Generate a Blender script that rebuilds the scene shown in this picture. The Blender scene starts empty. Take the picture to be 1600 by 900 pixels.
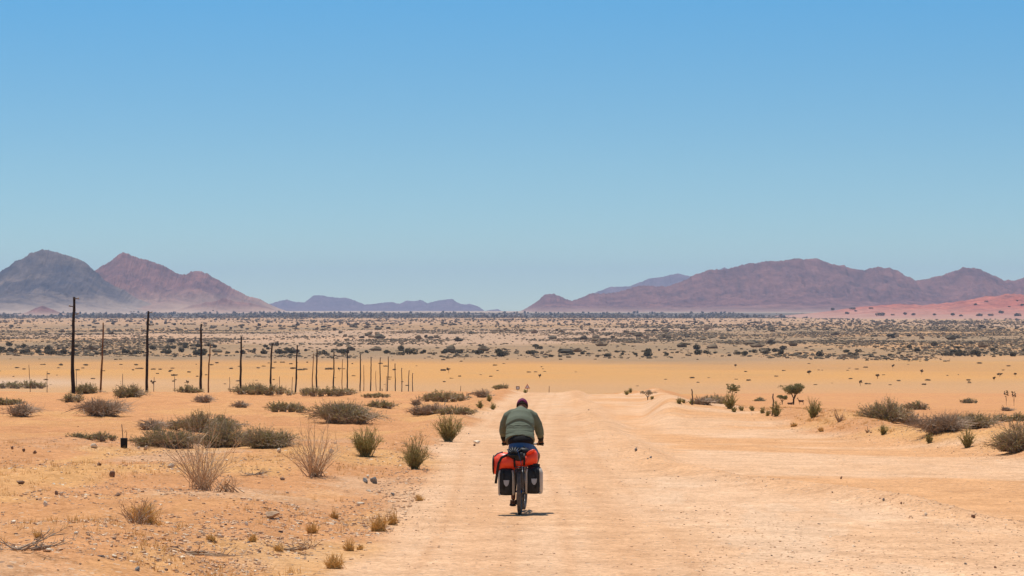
import bpy, bmesh, math, random
import numpy as np
from mathutils import Vector, Matrix

R = math.radians
sc = bpy.context.scene
col = sc.collection

# ---------------------------------------------------------------- camera, sky, sun, exposure
F = 4444.0                       # focal length in pixels of the 1600 px wide photograph
HOR = 485.0                      # its level line
cam_d = bpy.data.cameras.new('camera')
cam_d.sensor_width = 36.0
cam_d.lens = 100.0
cam_d.clip_start = 0.5
cam_d.clip_end = 90000
cam = bpy.data.objects.new('camera', cam_d)
col.objects.link(cam)
cam.location = (0, 0, 0)
cam.rotation_euler = (R(90) + math.atan((HOR - 450) / F), 0, 0)
sc.camera = cam

SUN = Vector((-0.13, 0.28, 1.0)).normalized()
SUN_EL = math.asin(SUN.z)
SUN_AZ = math.atan2(SUN.x, SUN.y)
world = bpy.data.worlds.new('World')
sc.world = world
world.use_nodes = True
wn, wl = world.node_tree.nodes, world.node_tree.links
wn.clear()
sky = wn.new('ShaderNodeTexSky')
sky.sky_type = 'NISHITA'
sky.sun_disc = False
sky.sun_elevation = SUN_EL
sky.sun_rotation = SUN_AZ % (2 * math.pi)
sky.altitude = 900
sky.air_density = 1.0
sky.dust_density = 0.0
sky.ozone_density = 3.0
tc = wn.new('ShaderNodeTexCoord')
sep = wn.new('ShaderNodeSeparateXYZ')
wl.new(tc.outputs['Generated'], sep.inputs[0])
# the clear air near the level line: its paleness is squeezed into the lowest degrees
mx = wn.new('ShaderNodeMath'); mx.operation = 'MAXIMUM'; mx.inputs[1].default_value = 0.0
wl.new(sep.outputs['Z'], mx.inputs[0])
cv = wn.new('ShaderNodeMapRange'); cv.inputs['From Max'].default_value = 0.13
cv.inputs['To Min'].default_value = 0.03; cv.inputs['To Max'].default_value = 0.42
wl.new(mx.outputs[0], cv.inputs['Value'])
mm = wn.new('ShaderNodeMath'); mm.operation = 'MAXIMUM'
wl.new(cv.outputs[0], mm.inputs[0]); wl.new(mx.outputs[0], mm.inputs[1])
cmb = wn.new('ShaderNodeCombineXYZ')
wl.new(sep.outputs['X'], cmb.inputs['X']); wl.new(sep.outputs['Y'], cmb.inputs['Y']); wl.new(mm.outputs[0], cmb.inputs['Z'])
nrm = wn.new('ShaderNodeVectorMath'); nrm.operation = 'NORMALIZE'
wl.new(cmb.outputs[0], nrm.inputs[0]); wl.new(nrm.outputs[0], sky.inputs['Vector'])
bg = wn.new('ShaderNodeBackground'); bg.inputs['Strength'].default_value = 0.10
# desert air: deeper, slightly green blue a few degrees up
tr = wn.new('ShaderNodeValToRGB'); te = tr.color_ramp.elements; te.new(.27); te.new(.16); te.new(.6); te.new(.05)
for q, (p_, c_) in zip(sorted(te, key=lambda e: e.position), ((0.0, (.60, .62, .50)), (.045, (.60, .655, .505)), (.10, (.545, .69, .57)), (.216, (.355, .725, .72)), (.5, (.45, .62, .62)), (1.0, (.5, .56, .56)))):
    q.position = p_; q.color = (*c_, 1)
zz_ = wn.new('ShaderNodeMath'); zz_.operation = 'MULTIPLY'; zz_.inputs[1].default_value = 2.0; wl.new(mx.outputs[0], zz_.inputs[0]); wl.new(zz_.outputs[0], tr.inputs[0])
ml = wn.new('ShaderNodeVectorMath'); ml.operation = 'MULTIPLY'; wl.new(sky.outputs['Color'], ml.inputs[0]); wl.new(tr.outputs[0], ml.inputs[1])
m2 = wn.new('ShaderNodeVectorMath'); m2.operation = 'SCALE'; m2.inputs['Scale'].default_value = 2.0; wl.new(ml.outputs[0], m2.inputs[0])
wl.new(m2.outputs[0], bg.inputs['Color'])
wo = wn.new('ShaderNodeOutputWorld')
wl.new(bg.outputs[0], wo.inputs['Surface'])

sun_d = bpy.data.lights.new('sun', 'SUN')
sun_d.energy = 4.6
sun_d.angle = R(0.53)
sun_d.color = (1.0, 0.965, 0.91)
sun = bpy.data.objects.new('sun', sun_d)
col.objects.link(sun)
sun.rotation_euler = SUN.to_track_quat('Z', 'Y').to_euler()

vs = sc.view_settings
vs.view_transform = 'Standard'; vs.look = 'None'; vs.gamma = 1.0; vs.exposure = 0.0
vs.use_curve_mapping = False
sc.cycles.use_denoising = True
sc.cycles.denoising_prefilter = 'ACCURATE'
sc.cycles.volume_bounces = 0
sc.cycles.max_bounces = 5
sc.cycles.diffuse_bounces = 3
sc.cycles.sample_clamp_indirect = 4
HAZE = 3.2e-5

# ---------------------------------------------------------------- helpers
def tag(o, label=None, cat=None, group=None, kind=None):
    if label: o['label'] = label
    if cat: o['category'] = cat
    if group: o['group'] = group
    if kind: o['kind'] = kind
    return o

def empty(name, loc=(0, 0, 0), rz=0.0):
    o = bpy.data.objects.new(name, None)
    o.empty_display_size = 0.3
    o.location = loc
    o.rotation_euler = (0, 0, rz)
    col.objects.link(o)
    return o

def link(name, me, mat=None, parent=None):
    o = bpy.data.objects.new(name, me)
    if mat: me.materials.append(mat)
    col.objects.link(o)
    if parent is not None: o.parent = parent
    return o

def np_mesh(name, V, Fq, smooth=False):
    """V (n,3); Fq (m,k) faces with k corners each"""
    me = bpy.data.meshes.new(name)
    V = np.asarray(V, dtype=np.float32); Fq = np.asarray(Fq, dtype=np.int32)
    m, k = Fq.shape
    me.vertices.add(len(V)); me.vertices.foreach_set('co', V.ravel())
    me.loops.add(m * k); me.loops.foreach_set('vertex_index', Fq.ravel())
    me.polygons.add(m)
    me.polygons.foreach_set('loop_start', np.arange(0, m * k, k, dtype=np.int32))
    me.polygons.foreach_set('use_smooth', np.full(m, smooth))
    me.update(calc_edges=True)
    return me

def copy_tree(o, parent=None):
    c = o.copy(); col.objects.link(c); c.parent = parent
    for ch in list(o.children): copy_tree(ch, c)
    return c

class MB:
    """collects shapes and links them as one mesh object"""
    def __init__(s): s.v = []; s.f = []
    def add(s, vs_, fs):
        n = len(s.v); s.v += [tuple(p) for p in vs_]; s.f += [tuple(i + n for i in f) for f in fs]; return s
    def tube(s, pts, rad, n=8, cap=True, up=None):
        pts = [Vector(p) for p in pts]
        if not isinstance(rad, (list, tuple)): rad = [rad] * len(pts)
        t0 = (pts[1] - pts[0]).normalized()
        x = Vector(up) if up else (Vector((0, 0, 1)) if abs(t0.z) < .9 else Vector((0, 1, 0)))
        vs_ = []; m = len(pts)
        for i, p in enumerate(pts):
            t = ((pts[min(i + 1, m - 1)] - pts[max(i - 1, 0)])).normalized()
            x = (x - t * x.dot(t)).normalized(); y = t.cross(x)
            r = rad[i]; rx, ry = r if isinstance(r, (tuple, list)) else (r, r)
            for k in range(n):
                a = 2 * math.pi * k / n
                vs_.append(p + y * (rx * math.cos(a)) + x * (ry * math.sin(a)))
        fs = []
        for i in range(m - 1):
            for k in range(n):
                a = i * n + k; b = i * n + (k + 1) % n
                fs.append((a, b, b + n, a + n))
        if cap: fs.append(tuple(range(n))[::-1]); fs.append(tuple((m - 1) * n + k for k in range(n)))
        return s.add(vs_, fs)
    def ball(s, c, r, nu=16, nv=10, rot=None, jit=0, seed=0, zmin=-2):
        rx, ry, rz = r if isinstance(r, (tuple, list)) else (r, r, r)
        rng = random.Random(seed); vs_ = []; c = Vector(c)
        for j in range(nv + 1):
            ph = -math.pi / 2 + math.pi * j / nv
            for k in range(nu):
                a = 2 * math.pi * k / nu
                q = 1 + (rng.uniform(-jit, jit) if jit else 0)
                p = Vector((rx * math.cos(ph) * math.cos(a) * q, ry * math.cos(ph) * math.sin(a) * q, max(rz * math.sin(ph) * q, zmin)))
                if rot: p = rot @ p
                vs_.append(c + p)
        fs = [(j * nu + k, j * nu + (k + 1) % nu, (j + 1) * nu + (k + 1) % nu, (j + 1) * nu + k) for j in range(nv) for k in range(nu)]
        return s.add(vs_, fs)
    def box(s, c, size, rot=None, taper=1.0):
        c = Vector(c); hx, hy, hz = size[0] / 2, size[1] / 2, size[2] / 2; vs_ = []
        for z, q in ((-hz, 1.0), (hz, taper)):
            for x, y in ((-hx, -hy), (hx, -hy), (hx, hy), (-hx, hy)):
                p = Vector((x * q, y * q, z))
                if rot: p = rot @ p
                vs_.append(c + p)
        return s.add(vs_, [(3, 2, 1, 0), (4, 5, 6, 7), (0, 1, 5, 4), (1, 2, 6, 5), (2, 3, 7, 6), (3, 0, 4, 7)])
    def torus(s, c, R_, r, nu=64, nv=12, axis='x', rw=None):
        c = Vector(c); vs_ = []; rw = rw or r
        for i in range(nu):
            a = 2 * math.pi * i / nu
            for k in range(nv):
                b = 2 * math.pi * k / nv
                q = R_ + r * math.cos(b)
                vs_.append(c + Vector((rw * math.sin(b), q * math.cos(a), q * math.sin(a))))
        fs = [(i * nv + k, i * nv + (k + 1) % nv, ((i + 1) % nu) * nv + (k + 1) % nv, ((i + 1) % nu) * nv + k) for i in range(nu) for k in range(nv)]
        return s.add(vs_, fs)
    def mesh(s, name, smooth=True):
        me = bpy.data.meshes.new(name); me.from_pydata(s.v, [], s.f)
        me.polygons.foreach_set('use_smooth', [smooth] * len(s.f)); me.update(); return me
    def build(s, name, mat, parent=None, smooth=True, bevel=0, sub=0, remesh=0, relax=0):
        me = s.mesh(name, smooth)
        if not remesh:
            bm = bmesh.new(); bm.from_mesh(me); bmesh.ops.remove_doubles(bm, verts=bm.verts, dist=1e-5)
            bmesh.ops.recalc_face_normals(bm, faces=bm.faces); bm.to_mesh(me); bm.free()
            me.polygons.foreach_set('use_smooth', [smooth] * len(me.polygons))
        o = link(name, me, mat, parent)
        if remesh:
            m = o.modifiers.new('remesh', 'REMESH'); m.mode = 'VOXEL'; m.voxel_size = remesh; m.use_smooth_shade = True
            if relax:
                m = o.modifiers.new('relax', 'SMOOTH'); m.factor = 0.5; m.iterations = relax
        if bevel:
            m = o.modifiers.new('bevel', 'BEVEL'); m.width = bevel; m.segments = 2; m.limit_method = 'ANGLE'
        if sub:
            m = o.modifiers.new('sub', 'SUBSURF'); m.levels = sub; m.render_levels = sub
        return o

# ---- smooth lattice noise
def _h(ix, iy, seed):
    h = (ix.astype(np.int64) * 374761393 + iy.astype(np.int64) * 668265263 + seed * 2147483647) & 0xffffffff
    h = ((h ^ (h >> 13)) * 1274126177) & 0xffffffff
    h = ((h ^ (h >> 16)) * 2246822519) & 0xffffffff
    return ((h ^ (h >> 15)) & 0xffffff) / float(0xffffff)
def vnoise(x, y, seed=0):
    x = np.asarray(x, dtype=float); y = np.asarray(y, dtype=float)
    ix = np.floor(x); iy = np.floor(y); fx = x - ix; fy = y - iy
    fx = fx * fx * fx * (fx * (fx * 6 - 15) + 10); fy = fy * fy * fy * (fy * (fy * 6 - 15) + 10)
    a = _h(ix, iy, seed); b = _h(ix + 1, iy, seed); c = _h(ix, iy + 1, seed); d = _h(ix + 1, iy + 1, seed)
    return (a * (1 - fx) + b * fx) * (1 - fy) + (c * (1 - fx) + d * fx) * fy
def fbm(x, y, o=4, seed=0, g=0.5):
    t = 0; a = 1; s = 0
    for i in range(o):
        t = t + a * vnoise(x * 2 ** i + 17.3 * i, y * 2 ** i - 9.1 * i, seed + i); s += a; a *= g
    return t / s
def ridged(x, y, o=4, seed=0, g=0.55):
    t = 0; a = 1; s = 0
    for i in range(o):
        n = 1 - np.abs(2 * vnoise(x * 2 ** i + 5.7 * i, y * 2 ** i + 3.1 * i, seed + i) - 1)
        t = t + a * n * n; s += a; a *= g
    return t / s
def ss(a, b, x):
    t = np.clip((np.asarray(x, dtype=float) - a) / (b - a), 0, 1); return t * t * (3 - 2 * t)

# ---------------------------------------------------------------- terrain
_YK = np.array([-400, 0, 60, 200, 232, 300, 400, 520, 650, 760, 860, 960, 6000, 10500, 13800, 40000.])
_ZK = np.array([-1.2, -2.38, -3.38, -5.72, -6.85, -9.05, -11.95, -15.35, -19.1, -22.5, -24.2, -24.5, -24.5, -22.5, -5.5, -9.0])
def base_z(Y):
    w = np.maximum(2.0, 0.05 * np.minimum(np.abs(Y), 9000))
    return sum(np.interp(Y + k * w, _YK, _ZK) for k in (-1, -.5, 0, .5, 1)) / 5
def road_l(Y): return np.interp(Y, [-60, 10, 31, 43, 75, 116, 150, 200, 900], [-2.6, -2.3, -1.75, -1.6, -1.8, -1.1, -.4, .6, 9])
def road_r(Y): return np.interp(Y, [-60, 31, 55, 68, 88, 131, 200, 900], [26, 24, 15.5, 12.4, 10.2, 9.4, 9.3, 20])
def rid_x(Y): return np.interp(Y, [-60, 33, 40, 50, 62, 87, 120, 174, 240], [14, 8.9, 7.3, 5.6, 3.2, 3.0, 3.3, 4.0, 5])
def terrain(X, Y):
    X = np.asarray(X, dtype=float); Y = np.asarray(Y, dtype=float)
    z = base_z(Y)
    near = 1 - ss(250, 600, Y)
    L, Rr = road_l(Y), road_r(Y)
    dl = L - X + (fbm(Y * .12, X * .3, 3, 5) - .5) * 0.8; dr = X - Rr + (fbm(Y * .1, X * .2, 3, 8) - .5) * 1.6
    off = np.maximum(ss(0.0, 1.2, dl), ss(0.0, 1.5, dr))                      # off the road
    # shallow basin right of the track
    # bank beside the near left verge: stony bank, then the ground beyond lies lower
    bank = ss(.3, 3.5, dl) * (1 - ss(66, 84, Y + (fbm(X * .3, Y * .1, 3, 21) - .5) * 10)) * (0.16 + .25 * fbm(X * .25, Y * .12, 3, 3)) 
    z = z + bank
    berm = np.exp(-((dl - 1.2) / .9) ** 2) * (.05 + .32 * fbm(X * .5, Y * .12, 3, 31)) * ss(55, 110, Y)
    z = z + berm * near
    bermr = np.exp(-((dr - 1.5) / 1.3) ** 2) * (.10 + .45 * fbm(X * .4, Y * .15, 3, 41))
    z = z + bermr * near
    # windrow of loose gravel in the track
    dx = X - rid_x(Y) - (fbm(Y * .08, X * 0, 3, 12) - .5) * 1.4
    amp = .02 + .27 * fbm(Y * .13 + 5, X * .45, 4, 14) ** 1.3
    z = z + np.exp(-(dx / .55) ** 2) * amp * near * ss(30, 48, Y)
    z = z - .12 * ss(0, 1.2, dx) * (1 - off) * near
    # ruts and washboard
    z = z + .032 * (fbm(X * .9, Y * .08, 4, 61) - .5) * near * (1 - off)
    z = z + .012 * np.sin(Y * 5.2 + 5 * fbm(X * .5, Y * .2, 2, 66)) * ss(1, 3, dx) * (1 - off) * (1 - ss(120, 160, Y)) * fbm(X * .3, Y * .1, 2, 67)
    # wheel rut swinging through the near centre
    # natural roughness off the road
    z = z + off * near * ((fbm(X * .22, Y * .10, 4, 71) - .5) * .34 + (fbm(X * 1.4, Y * .9, 4, 75) - .5) * .14)
    z = z + near * (fbm(X * 6, Y * 5, 3, 81) - .5) * (.008 + .028 * off)
    z = z + ss(200, 300, Y) * (1 - ss(5000, 9000, Y)) * (fbm(X * .012, Y * .006, 4, 91) - .5) * .7
    far = ss(1400, 2600, Y) * (1 - ss(9000, 12000, Y))
    z = z + far * (fbm(X * .0016, Y * .0011, 4, 95) - .5) * 3.0
    u_ = X / np.maximum(Y, 60)
    line = -(np.interp(u_, [.045, .062, .085, .3], [600., 625., 637., 643.]) - 5.0 * ss(140, 320, Y) - HOR) / F * Y
    wv = ss(96, 128, Y) * (1 - ss(480, 640, Y)) * ss(.045, .058, u_)
    z = z * (1 - wv) + (line + .10 * (fbm(X * .5, Y * .2, 4, 77) - .6)) * wv
    return z
def tz(x, y): return float(terrain(np.array([x]), np.array([y]))[0])

_ys = np.concatenate([np.arange(24, 260, .25), np.arange(260, 1500, 3.0)])
def hit(px, py, want=None):
    """point of the ground seen at a photograph pixel (want: a known distance, then the ground there)"""
    u = (px - 800) / F
    if want is None:
        Xs = u * _ys; zs = terrain(Xs, _ys)
        row = HOR - zs / _ys * F
        run = np.minimum.accumulate(row)
        k = np.nonzero((row <= py) & (row <= run + 1e-9))[0]
        want = _ys[k[0]] if len(k) else 1400.0
    x = u * want
    return Vector((x, want, tz(x, want)))

# ---------------------------------------------------------------- materials
def new_mat(name):
    m = bpy.data.materials.new(name); m.use_nodes = True
    nt = m.node_tree; b = nt.nodes['Principled BSDF']; b.inputs['Specular IOR Level'].default_value = .25
    return m, nt, b
def N(nt, t, **kw):
    n = nt.nodes.new(t)
    for k, v in kw.items():
        if hasattr(n, k): setattr(n, k, v)
        else: n.inputs[k.replace('_', ' ')].default_value = v
    return n
def ramp(nt, src, stops):
    r = nt.nodes.new('ShaderNodeValToRGB'); e = r.color_ramp.elements
    while len(e) < len(stops): e.new(.5)
    for q, (p, c) in zip(e, stops):
        q.position = p; q.color = (*c, 1) if len(c) == 3 else c
    nt.links.new(src, r.inputs[0]); return r.outputs[0]
def mixc(nt, fac, a, b, mode='MIX'):
    m = nt.nodes.new('ShaderNodeMix'); m.data_type = 'RGBA'; m.blend_type = mode
    for s, v in ((0, fac), (6, a), (7, b)):
        if isinstance(v, (float, int)): m.inputs[s].default_value = v
        elif isinstance(v, tuple): m.inputs[s].default_value = (*v, 1)
        else: nt.links.new(v, m.inputs[s])
    return m.outputs[2]
def simple(name, c, rough=.8, spec=.25, var=.15, scale=30, metal=0.0, bump=0.0, c2=None):
    m, nt, b = new_mat(name)
    n = N(nt, 'ShaderNodeTexNoise', Scale=scale, Detail=4.0)
    t = nt.nodes.new('ShaderNodeTexCoord'); nt.links.new(t.outputs['Object'], n.inputs['Vector'])
    c2 = c2 or tuple(x * (1 - var) for x in c)
    nt.links.new(ramp(nt, n.outputs[0], [(.35, c2), (.65, c)]), b.inputs['Base Color'])
    b.inputs['Roughness'].default_value = rough; b.inputs['Metallic'].default_value = metal
    b.inputs['Specular IOR Level'].default_value = spec
    if bump:
        bp = N(nt, 'ShaderNodeBump', Strength=bump, Distance=.01); nt.links.new(n.outputs[0], bp.inputs['Height']); nt.links.new(bp.outputs[0], b.inputs['Normal'])
    return m
def leafy(name, c1, c2, c3, trans=.4, stops=None):
    m, nt, b = new_mat(name)
    g = nt.nodes.new('ShaderNodeNewGeometry')
    cr = ramp(nt, g.outputs['Random Per Island'], stops or [(0, c1), (.5, c2), (1, c3)])
    nt.links.new(cr, b.inputs['Base Color'])
    b.inputs['Roughness'].default_value = .75
    if trans:          # thin leaves and dry blades let the sun through
        t = nt.nodes.new('ShaderNodeBsdfTranslucent'); nt.links.new(cr, t.inputs['Color'])
        mx_ = nt.nodes.new('ShaderNodeMixShader'); mx_.inputs[0].default_value = trans
        nt.links.new(b.outputs[0], mx_.inputs[1]); nt.links.new(t.outputs[0], mx_.inputs[2])
        nt.links.new(mx_.outputs[0], nt.nodes['Material Output'].inputs['Surface'])
    return m

def ground_material():
    m, nt, b = new_mat('desert_soil'); L = nt.links
    b.inputs['Roughness'].default_value = .95; b.inputs['Specular IOR Level'].default_value = .1
    at = N(nt, 'ShaderNodeAttribute'); at.attribute_name = 'soil'
    st = N(nt, 'ShaderNodeAttribute'); st.attribute_name = 'stony'
    tc_ = nt.nodes.new('ShaderNodeTexCoord')
    n1 = N(nt, 'ShaderNodeTexNoise', Scale=1.1, Detail=8.0, Roughness=.75); L.new(tc_.outputs['Object'], n1.inputs['Vector'])
    n2 = N(nt, 'ShaderNodeTexNoise', Scale=11.0, Detail=5.0, Roughness=.7); L.new(tc_.outputs['Object'], n2.inputs['Vector'])
    n3 = N(nt, 'ShaderNodeTexNoise', Scale=34.0, Detail=3.0, Roughness=.7); L.new(tc_.outputs['Object'], n3.inputs['Vector'])
    c = mixc(nt, 1.0, at.outputs['Color'], ramp(nt, n1.outputs[0], [(.3, (.78, .75, .72)), (.7, (1.17, 1.19, 1.21))]), 'MULTIPLY')
    c = mixc(nt, 1.0, c, ramp(nt, n2.outputs[0], [(.28, (.66, .63, .62)), (.5, (1, 1, 1)), (.74, (1.28, 1.31, 1.38))]), 'MULTIPLY')
    c = mixc(nt, 1.0, c, ramp(nt, n3.outputs[0], [(.3, (.84, .82, .8)), (.7, (1.14, 1.15, 1.17))]), 'MULTIPLY')
    # grit and pebbles: pale and dark cells where the verge is stony
    for scl, lo, cols in ((9.0, .80, ((.62, .45, .30), (.13, .10, .09))), (22.0, .72, ((.60, .42, .27), (.20, .12, .08)))):
        v = N(nt, 'ShaderNodeTexVoronoi', Scale=scl); L.new(tc_.outputs['Object'], v.inputs['Vector'])
        sp = nt.nodes.new('ShaderNodeSeparateColor'); L.new(v.outputs['Color'], sp.inputs[0])
        near_ = N(nt, 'ShaderNodeMath', operation='LESS_THAN'); L.new(v.outputs['Distance'], near_.inputs[0]); near_.inputs[1].default_value = .34
        th = N(nt, 'ShaderNodeMath', operation='MULTIPLY_ADD'); L.new(st.outputs['Fac'], th.inputs[0]); th.inputs[1].default_value = -(1 - lo) * 1.0; th.inputs[2].default_value = 1.0
        gt = N(nt, 'ShaderNodeMath', operation='GREATER_THAN'); L.new(sp.outputs[0], gt.inputs[0]); L.new(th.outputs[0], gt.inputs[1])
        k = N(nt, 'ShaderNodeMath', operation='MULTIPLY'); L.new(near_.outputs[0], k.inputs[0]); L.new(gt.outputs[0], k.inputs[1])
        k2 = N(nt, 'ShaderNodeMath', operation='MULTIPLY'); L.new(k.outputs[0], k2.inputs[0]); k2.inputs[1].default_value = .6
        pc = ramp(nt, sp.outputs[1], [(.0, cols[1]), (.38, cols[1]), (.5, cols[0]), (1.0, cols[0])])
        c = mixc(nt, k2.outputs[0], c, pc)
    L.new(c, b.inputs['Base Color'])
    ad = N(nt, 'ShaderNodeMath', operation='MULTIPLY_ADD'); L.new(n2.outputs[0], ad.inputs[0]); ad.inputs[1].default_value = 2.0; L.new(n3.outputs[0], ad.inputs[2])
    bp = N(nt, 'ShaderNodeBump', Strength=.55, Distance=.02); L.new(ad.outputs[0], bp.inputs['Height']); L.new(bp.outputs[0], b.inputs['Normal'])
    return m
M = {'soil': ground_material()}

# ---------------------------------------------------------------- ground and road sheet
def build_ground():
    rows = np.concatenate([np.linspace(-140, 8, 22)[:-1], np.linspace(8, 27, 14)[:-1],
                           1 / np.linspace(1 / 27., 1 / 260., 560)[:-1], np.geomspace(260, 900, 110)[:-1],
                           1 / np.linspace(1 / 900., 1 / 34000., 190)])
    us = np.concatenate([-np.geomspace(1.3, .21, 26)[:-1], np.linspace(-.21, .21, 521), np.geomspace(.21, 1.3, 26)[1:]])
    W = np.sqrt((rows - 4) ** 2 + 14 ** 2)
    X = us[None, :] * W[:, None]; Y = np.repeat(rows[:, None], len(us), 1)
    Z = terrain(X, Y)
    nr, nc = X.shape
    V = np.stack([X, Y, Z], -1).reshape(-1, 3)
    i = np.arange(nr - 1)[:, None] * nc + np.arange(nc - 1)[None, :]
    Q = np.stack([i, i + 1, i + nc + 1, i + nc], -1).reshape(-1, 4)
    # colours of the soils
    x, y = V[:, 0], V[:, 1]
    def c(*a): return np.array(a)[None, :]
    L, Rr = road_l(y), road_r(y)
    dl = L - x; dr = x - Rr
    nz = (fbm(x * .5, y * .16, 4, 101) - .5)
    off = np.maximum(ss(-.2, .55, dl + nz * 1.5), ss(-.5, 1.0, dr + nz * 2.4))
    S1 = c(.560, .262, .106); S2 = c(.61, .315, .118); S3 = c(.54, .245, .098)
    k = ss(.42, .62, fbm(x * .35, y * .12, 5, 111))[:, None]
    k2 = ss(.45, .65, fbm(x * .11, y * .035, 4, 117))[:, None]
    sand = S1 * (1 - k) + S2 * k
    nearstraw = (1 - ss(45, 75, y))[:, None]
    sand = sand * (1 - k2 * .6) + (S2 * nearstraw + S3 * (1 - nearstraw)) * k2 * .6
    redder = ss(85, 170, y)[:, None]
    sand = sand * (1 - redder * .6) + c(.60, .280, .112) * redder * .6
    stone = fbm(x * .4, y * .15, 4, 119)
    pale = ss(.5, .72, stone)[:, None] * ((1 - ss(60, 85, y)) * ss(0, 1, dl))[:, None]
    sand = sand * (1 - .4 * pale) + c(.64, .43, .26) * .4 * pale
    R1 = c(.675, .395, .210); R2 = c(.64, .325, .138); R3 = c(.70, .425, .238)
    k = ss(.40, .64, fbm(x * .55, y * .11, 4, 121))[:, None]
    road = R1 * (1 - k) + R3 * k
    dx = x - rid_x(y)
    lane = np.exp(-((x - road_l(y) - 1.0 - .8 * (fbm(y * .03, y * 0, 2, 171) - .5)) / .45) ** 2) + np.exp(-((x - road_l(y) - 3.1) / .4) ** 2) * (1 - ss(120, 180, y))
    for o_, w_ in ((.62, .10), (1.75, .12), (2.45, .10), (3.75, .14)):
        lane = lane + .8 * np.exp(-((x - road_l(y) - o_ - .35 * (fbm(y * .05, y * 0 + o_, 2, 177) - .5)) / w_) ** 2)
    lane = np.clip(lane * ss(.15, .5, fbm(x * .8, y * .07, 3, 173)), 0, 1)[:, None] * .6
    road = road * (1 - lane) + c(.60, .322, .155) * lane
    grit = (ss(.5, .62, fbm(x * .9, y * .2, 4, 175)) * ss(1.5, 3, x) * ss(.5, -1.5, dx))[:, None] * .35
    road = road * (1 - grit) + c(.72, .50, .32) * grit
    # drifted orange sand lying in streaks across the far track, and beside the windrow
    stk = ss(.54, .66, fbm(x * .10 + 3, y * .13 + x * .09, 4, 131)) * ss(0, 2, dx) * (1 - ss(170, 230, y))
    stk = np.maximum(stk, .8 * np.exp(-((dx - 1.3) / .8) ** 2) * ss(.42, .6, fbm(x * .2, y * .1, 3, 133)))
    stk = np.maximum(stk, .5 * np.exp(-((dx) / .9) ** 2))
    road = road * (1 - stk[:, None] * .85) + R2 * stk[:, None] * .85
    C = road * (1 - off[:, None]) + sand * off[:, None]
    # the yellow grass plain
    rs_ = ss(.05, .08, x / np.maximum(y, 50))
    pl = ss(230 + 330 * rs_, 620 + 380 * rs_, y + (fbm(x * .02, y * .01, 3, 141) - .5) * 200)[:, None]
    P = c(.595, .298, .095); P2 = c(.52, .262, .096)
    kp = ss(.40, .62, fbm(x * .006, y * .008, 5, 143))[:, None]
    plain = P * (1 - kp * .8) + P2 * kp * .8
    kq = ss(.45, .7, fbm(x * .02, y * .02, 4, 145))[:, None] * .35
    plain = plain * (1 - kq) + c(.52, .29, .11) * kq
    pinkish = (ss(620, 760, y) * (1 - ss(900, 1060, y)))[:, None]
    plain = plain * (1 - .6 * pinkish) + c(.52, .30, .15) * .6 * pinkish
    C = C * (1 - pl) + plain * pl
    # paler patch of colour on the plain, far to the left
    pale_patch = np.exp(-((x + 190) / 60.) ** 2 - ((y - 960) / 70.) ** 2)[:, None] * .6
    C = C * (1 - pale_patch) + c(.62, .46, .33) * pale_patch
    # the scrub country behind it
    fk = ss(1230, 1560, y + (fbm(x * .008, y * .004, 4, 151) - .5) * 420)[:, None]
    q = fbm(x * .0035, y * .0016, 5, 153)[:, None]
    farc = c(.49, .272, .122) * (1 - ss(.4, .6, q)) + c(.37, .228, .118) * ss(.4, .6, q)
    und = ss(.42, .58, fbm(x / 70, y / 190, 5, 401) + .5 * (fbm(x / 25, y / 60, 3, 161) - .5))[:, None] * .50
    farc = farc * (1 - und) + c(.26, .180, .098) * und
    dune = ss(.60, .70, fbm(x * .0016 + 7, y * .0007, 4, 157))[:, None]
    farc = farc * (1 - dune * .6) + c(.58, .36, .22) * dune * .6
    sandband = (ss(4300, 5400, y) * (1 - ss(8500, 9500, y)))[:, None] * .6
    farc = farc * (1 - sandband) + c(.54, .31, .155) * sandband
    edge = (ss(1330, 1420, y) * (1 - ss(1460, 1560, y)) * ss(100, 300, x))[:, None] * .45
    farc = farc * (1 - edge) + c(.60, .38, .24) * edge
    belt = (ss(8600, 9600, y) * (1 - ss(12300, 12900, y)))[:, None]
    farc = farc * (1 - belt) + c(.17, .13, .09) * belt
    fan = ss(12500, 13100, y)[:, None]
    farc = farc * (1 - fan) + c(.50, .36, .245) * fan
    C = C * (1 - fk) + farc * fk
    stony = ss(0, .8, dl) * (1 - ss(70, 95, y)) * (.35 + .9 * ss(.38, .6, stone))
    stony = np.maximum(stony, .75 * np.exp(-((dl - .8) / 1.6) ** 2) * (1 - ss(160, 220, y)))
    stony = np.maximum(stony, .9 * np.exp(-((dr - 1.2) / 2.6) ** 2) * (1 - ss(160, 220, y)))
    stony = np.maximum(stony, .8 * np.exp(-(dx / 1.1) ** 2) * ss(30, 45, y) * (1 - ss(120, 180, y)))
    stony = np.maximum(stony, .55 * ss(8, 11, x) * (1 - ss(50, 60, y)) * ss(-1, 1, rid_x(y) + 1 - x))
    stony = np.maximum(stony, .30 * (1 - ss(60, 140, y)))
    stony = np.maximum(stony, .35 * (1 - ss(150, 260, y)) * off)
    stony = np.clip(stony, 0, 1)
    cx = (X[:-1, :-1] + X[1:, 1:]) / 2; cy = (Y[:-1, :-1] + Y[1:, 1:]) / 2
    isroad = ((cx > road_l(cy)) & (cx < road_r(cy)) & (cy < 900)).ravel()
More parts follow.
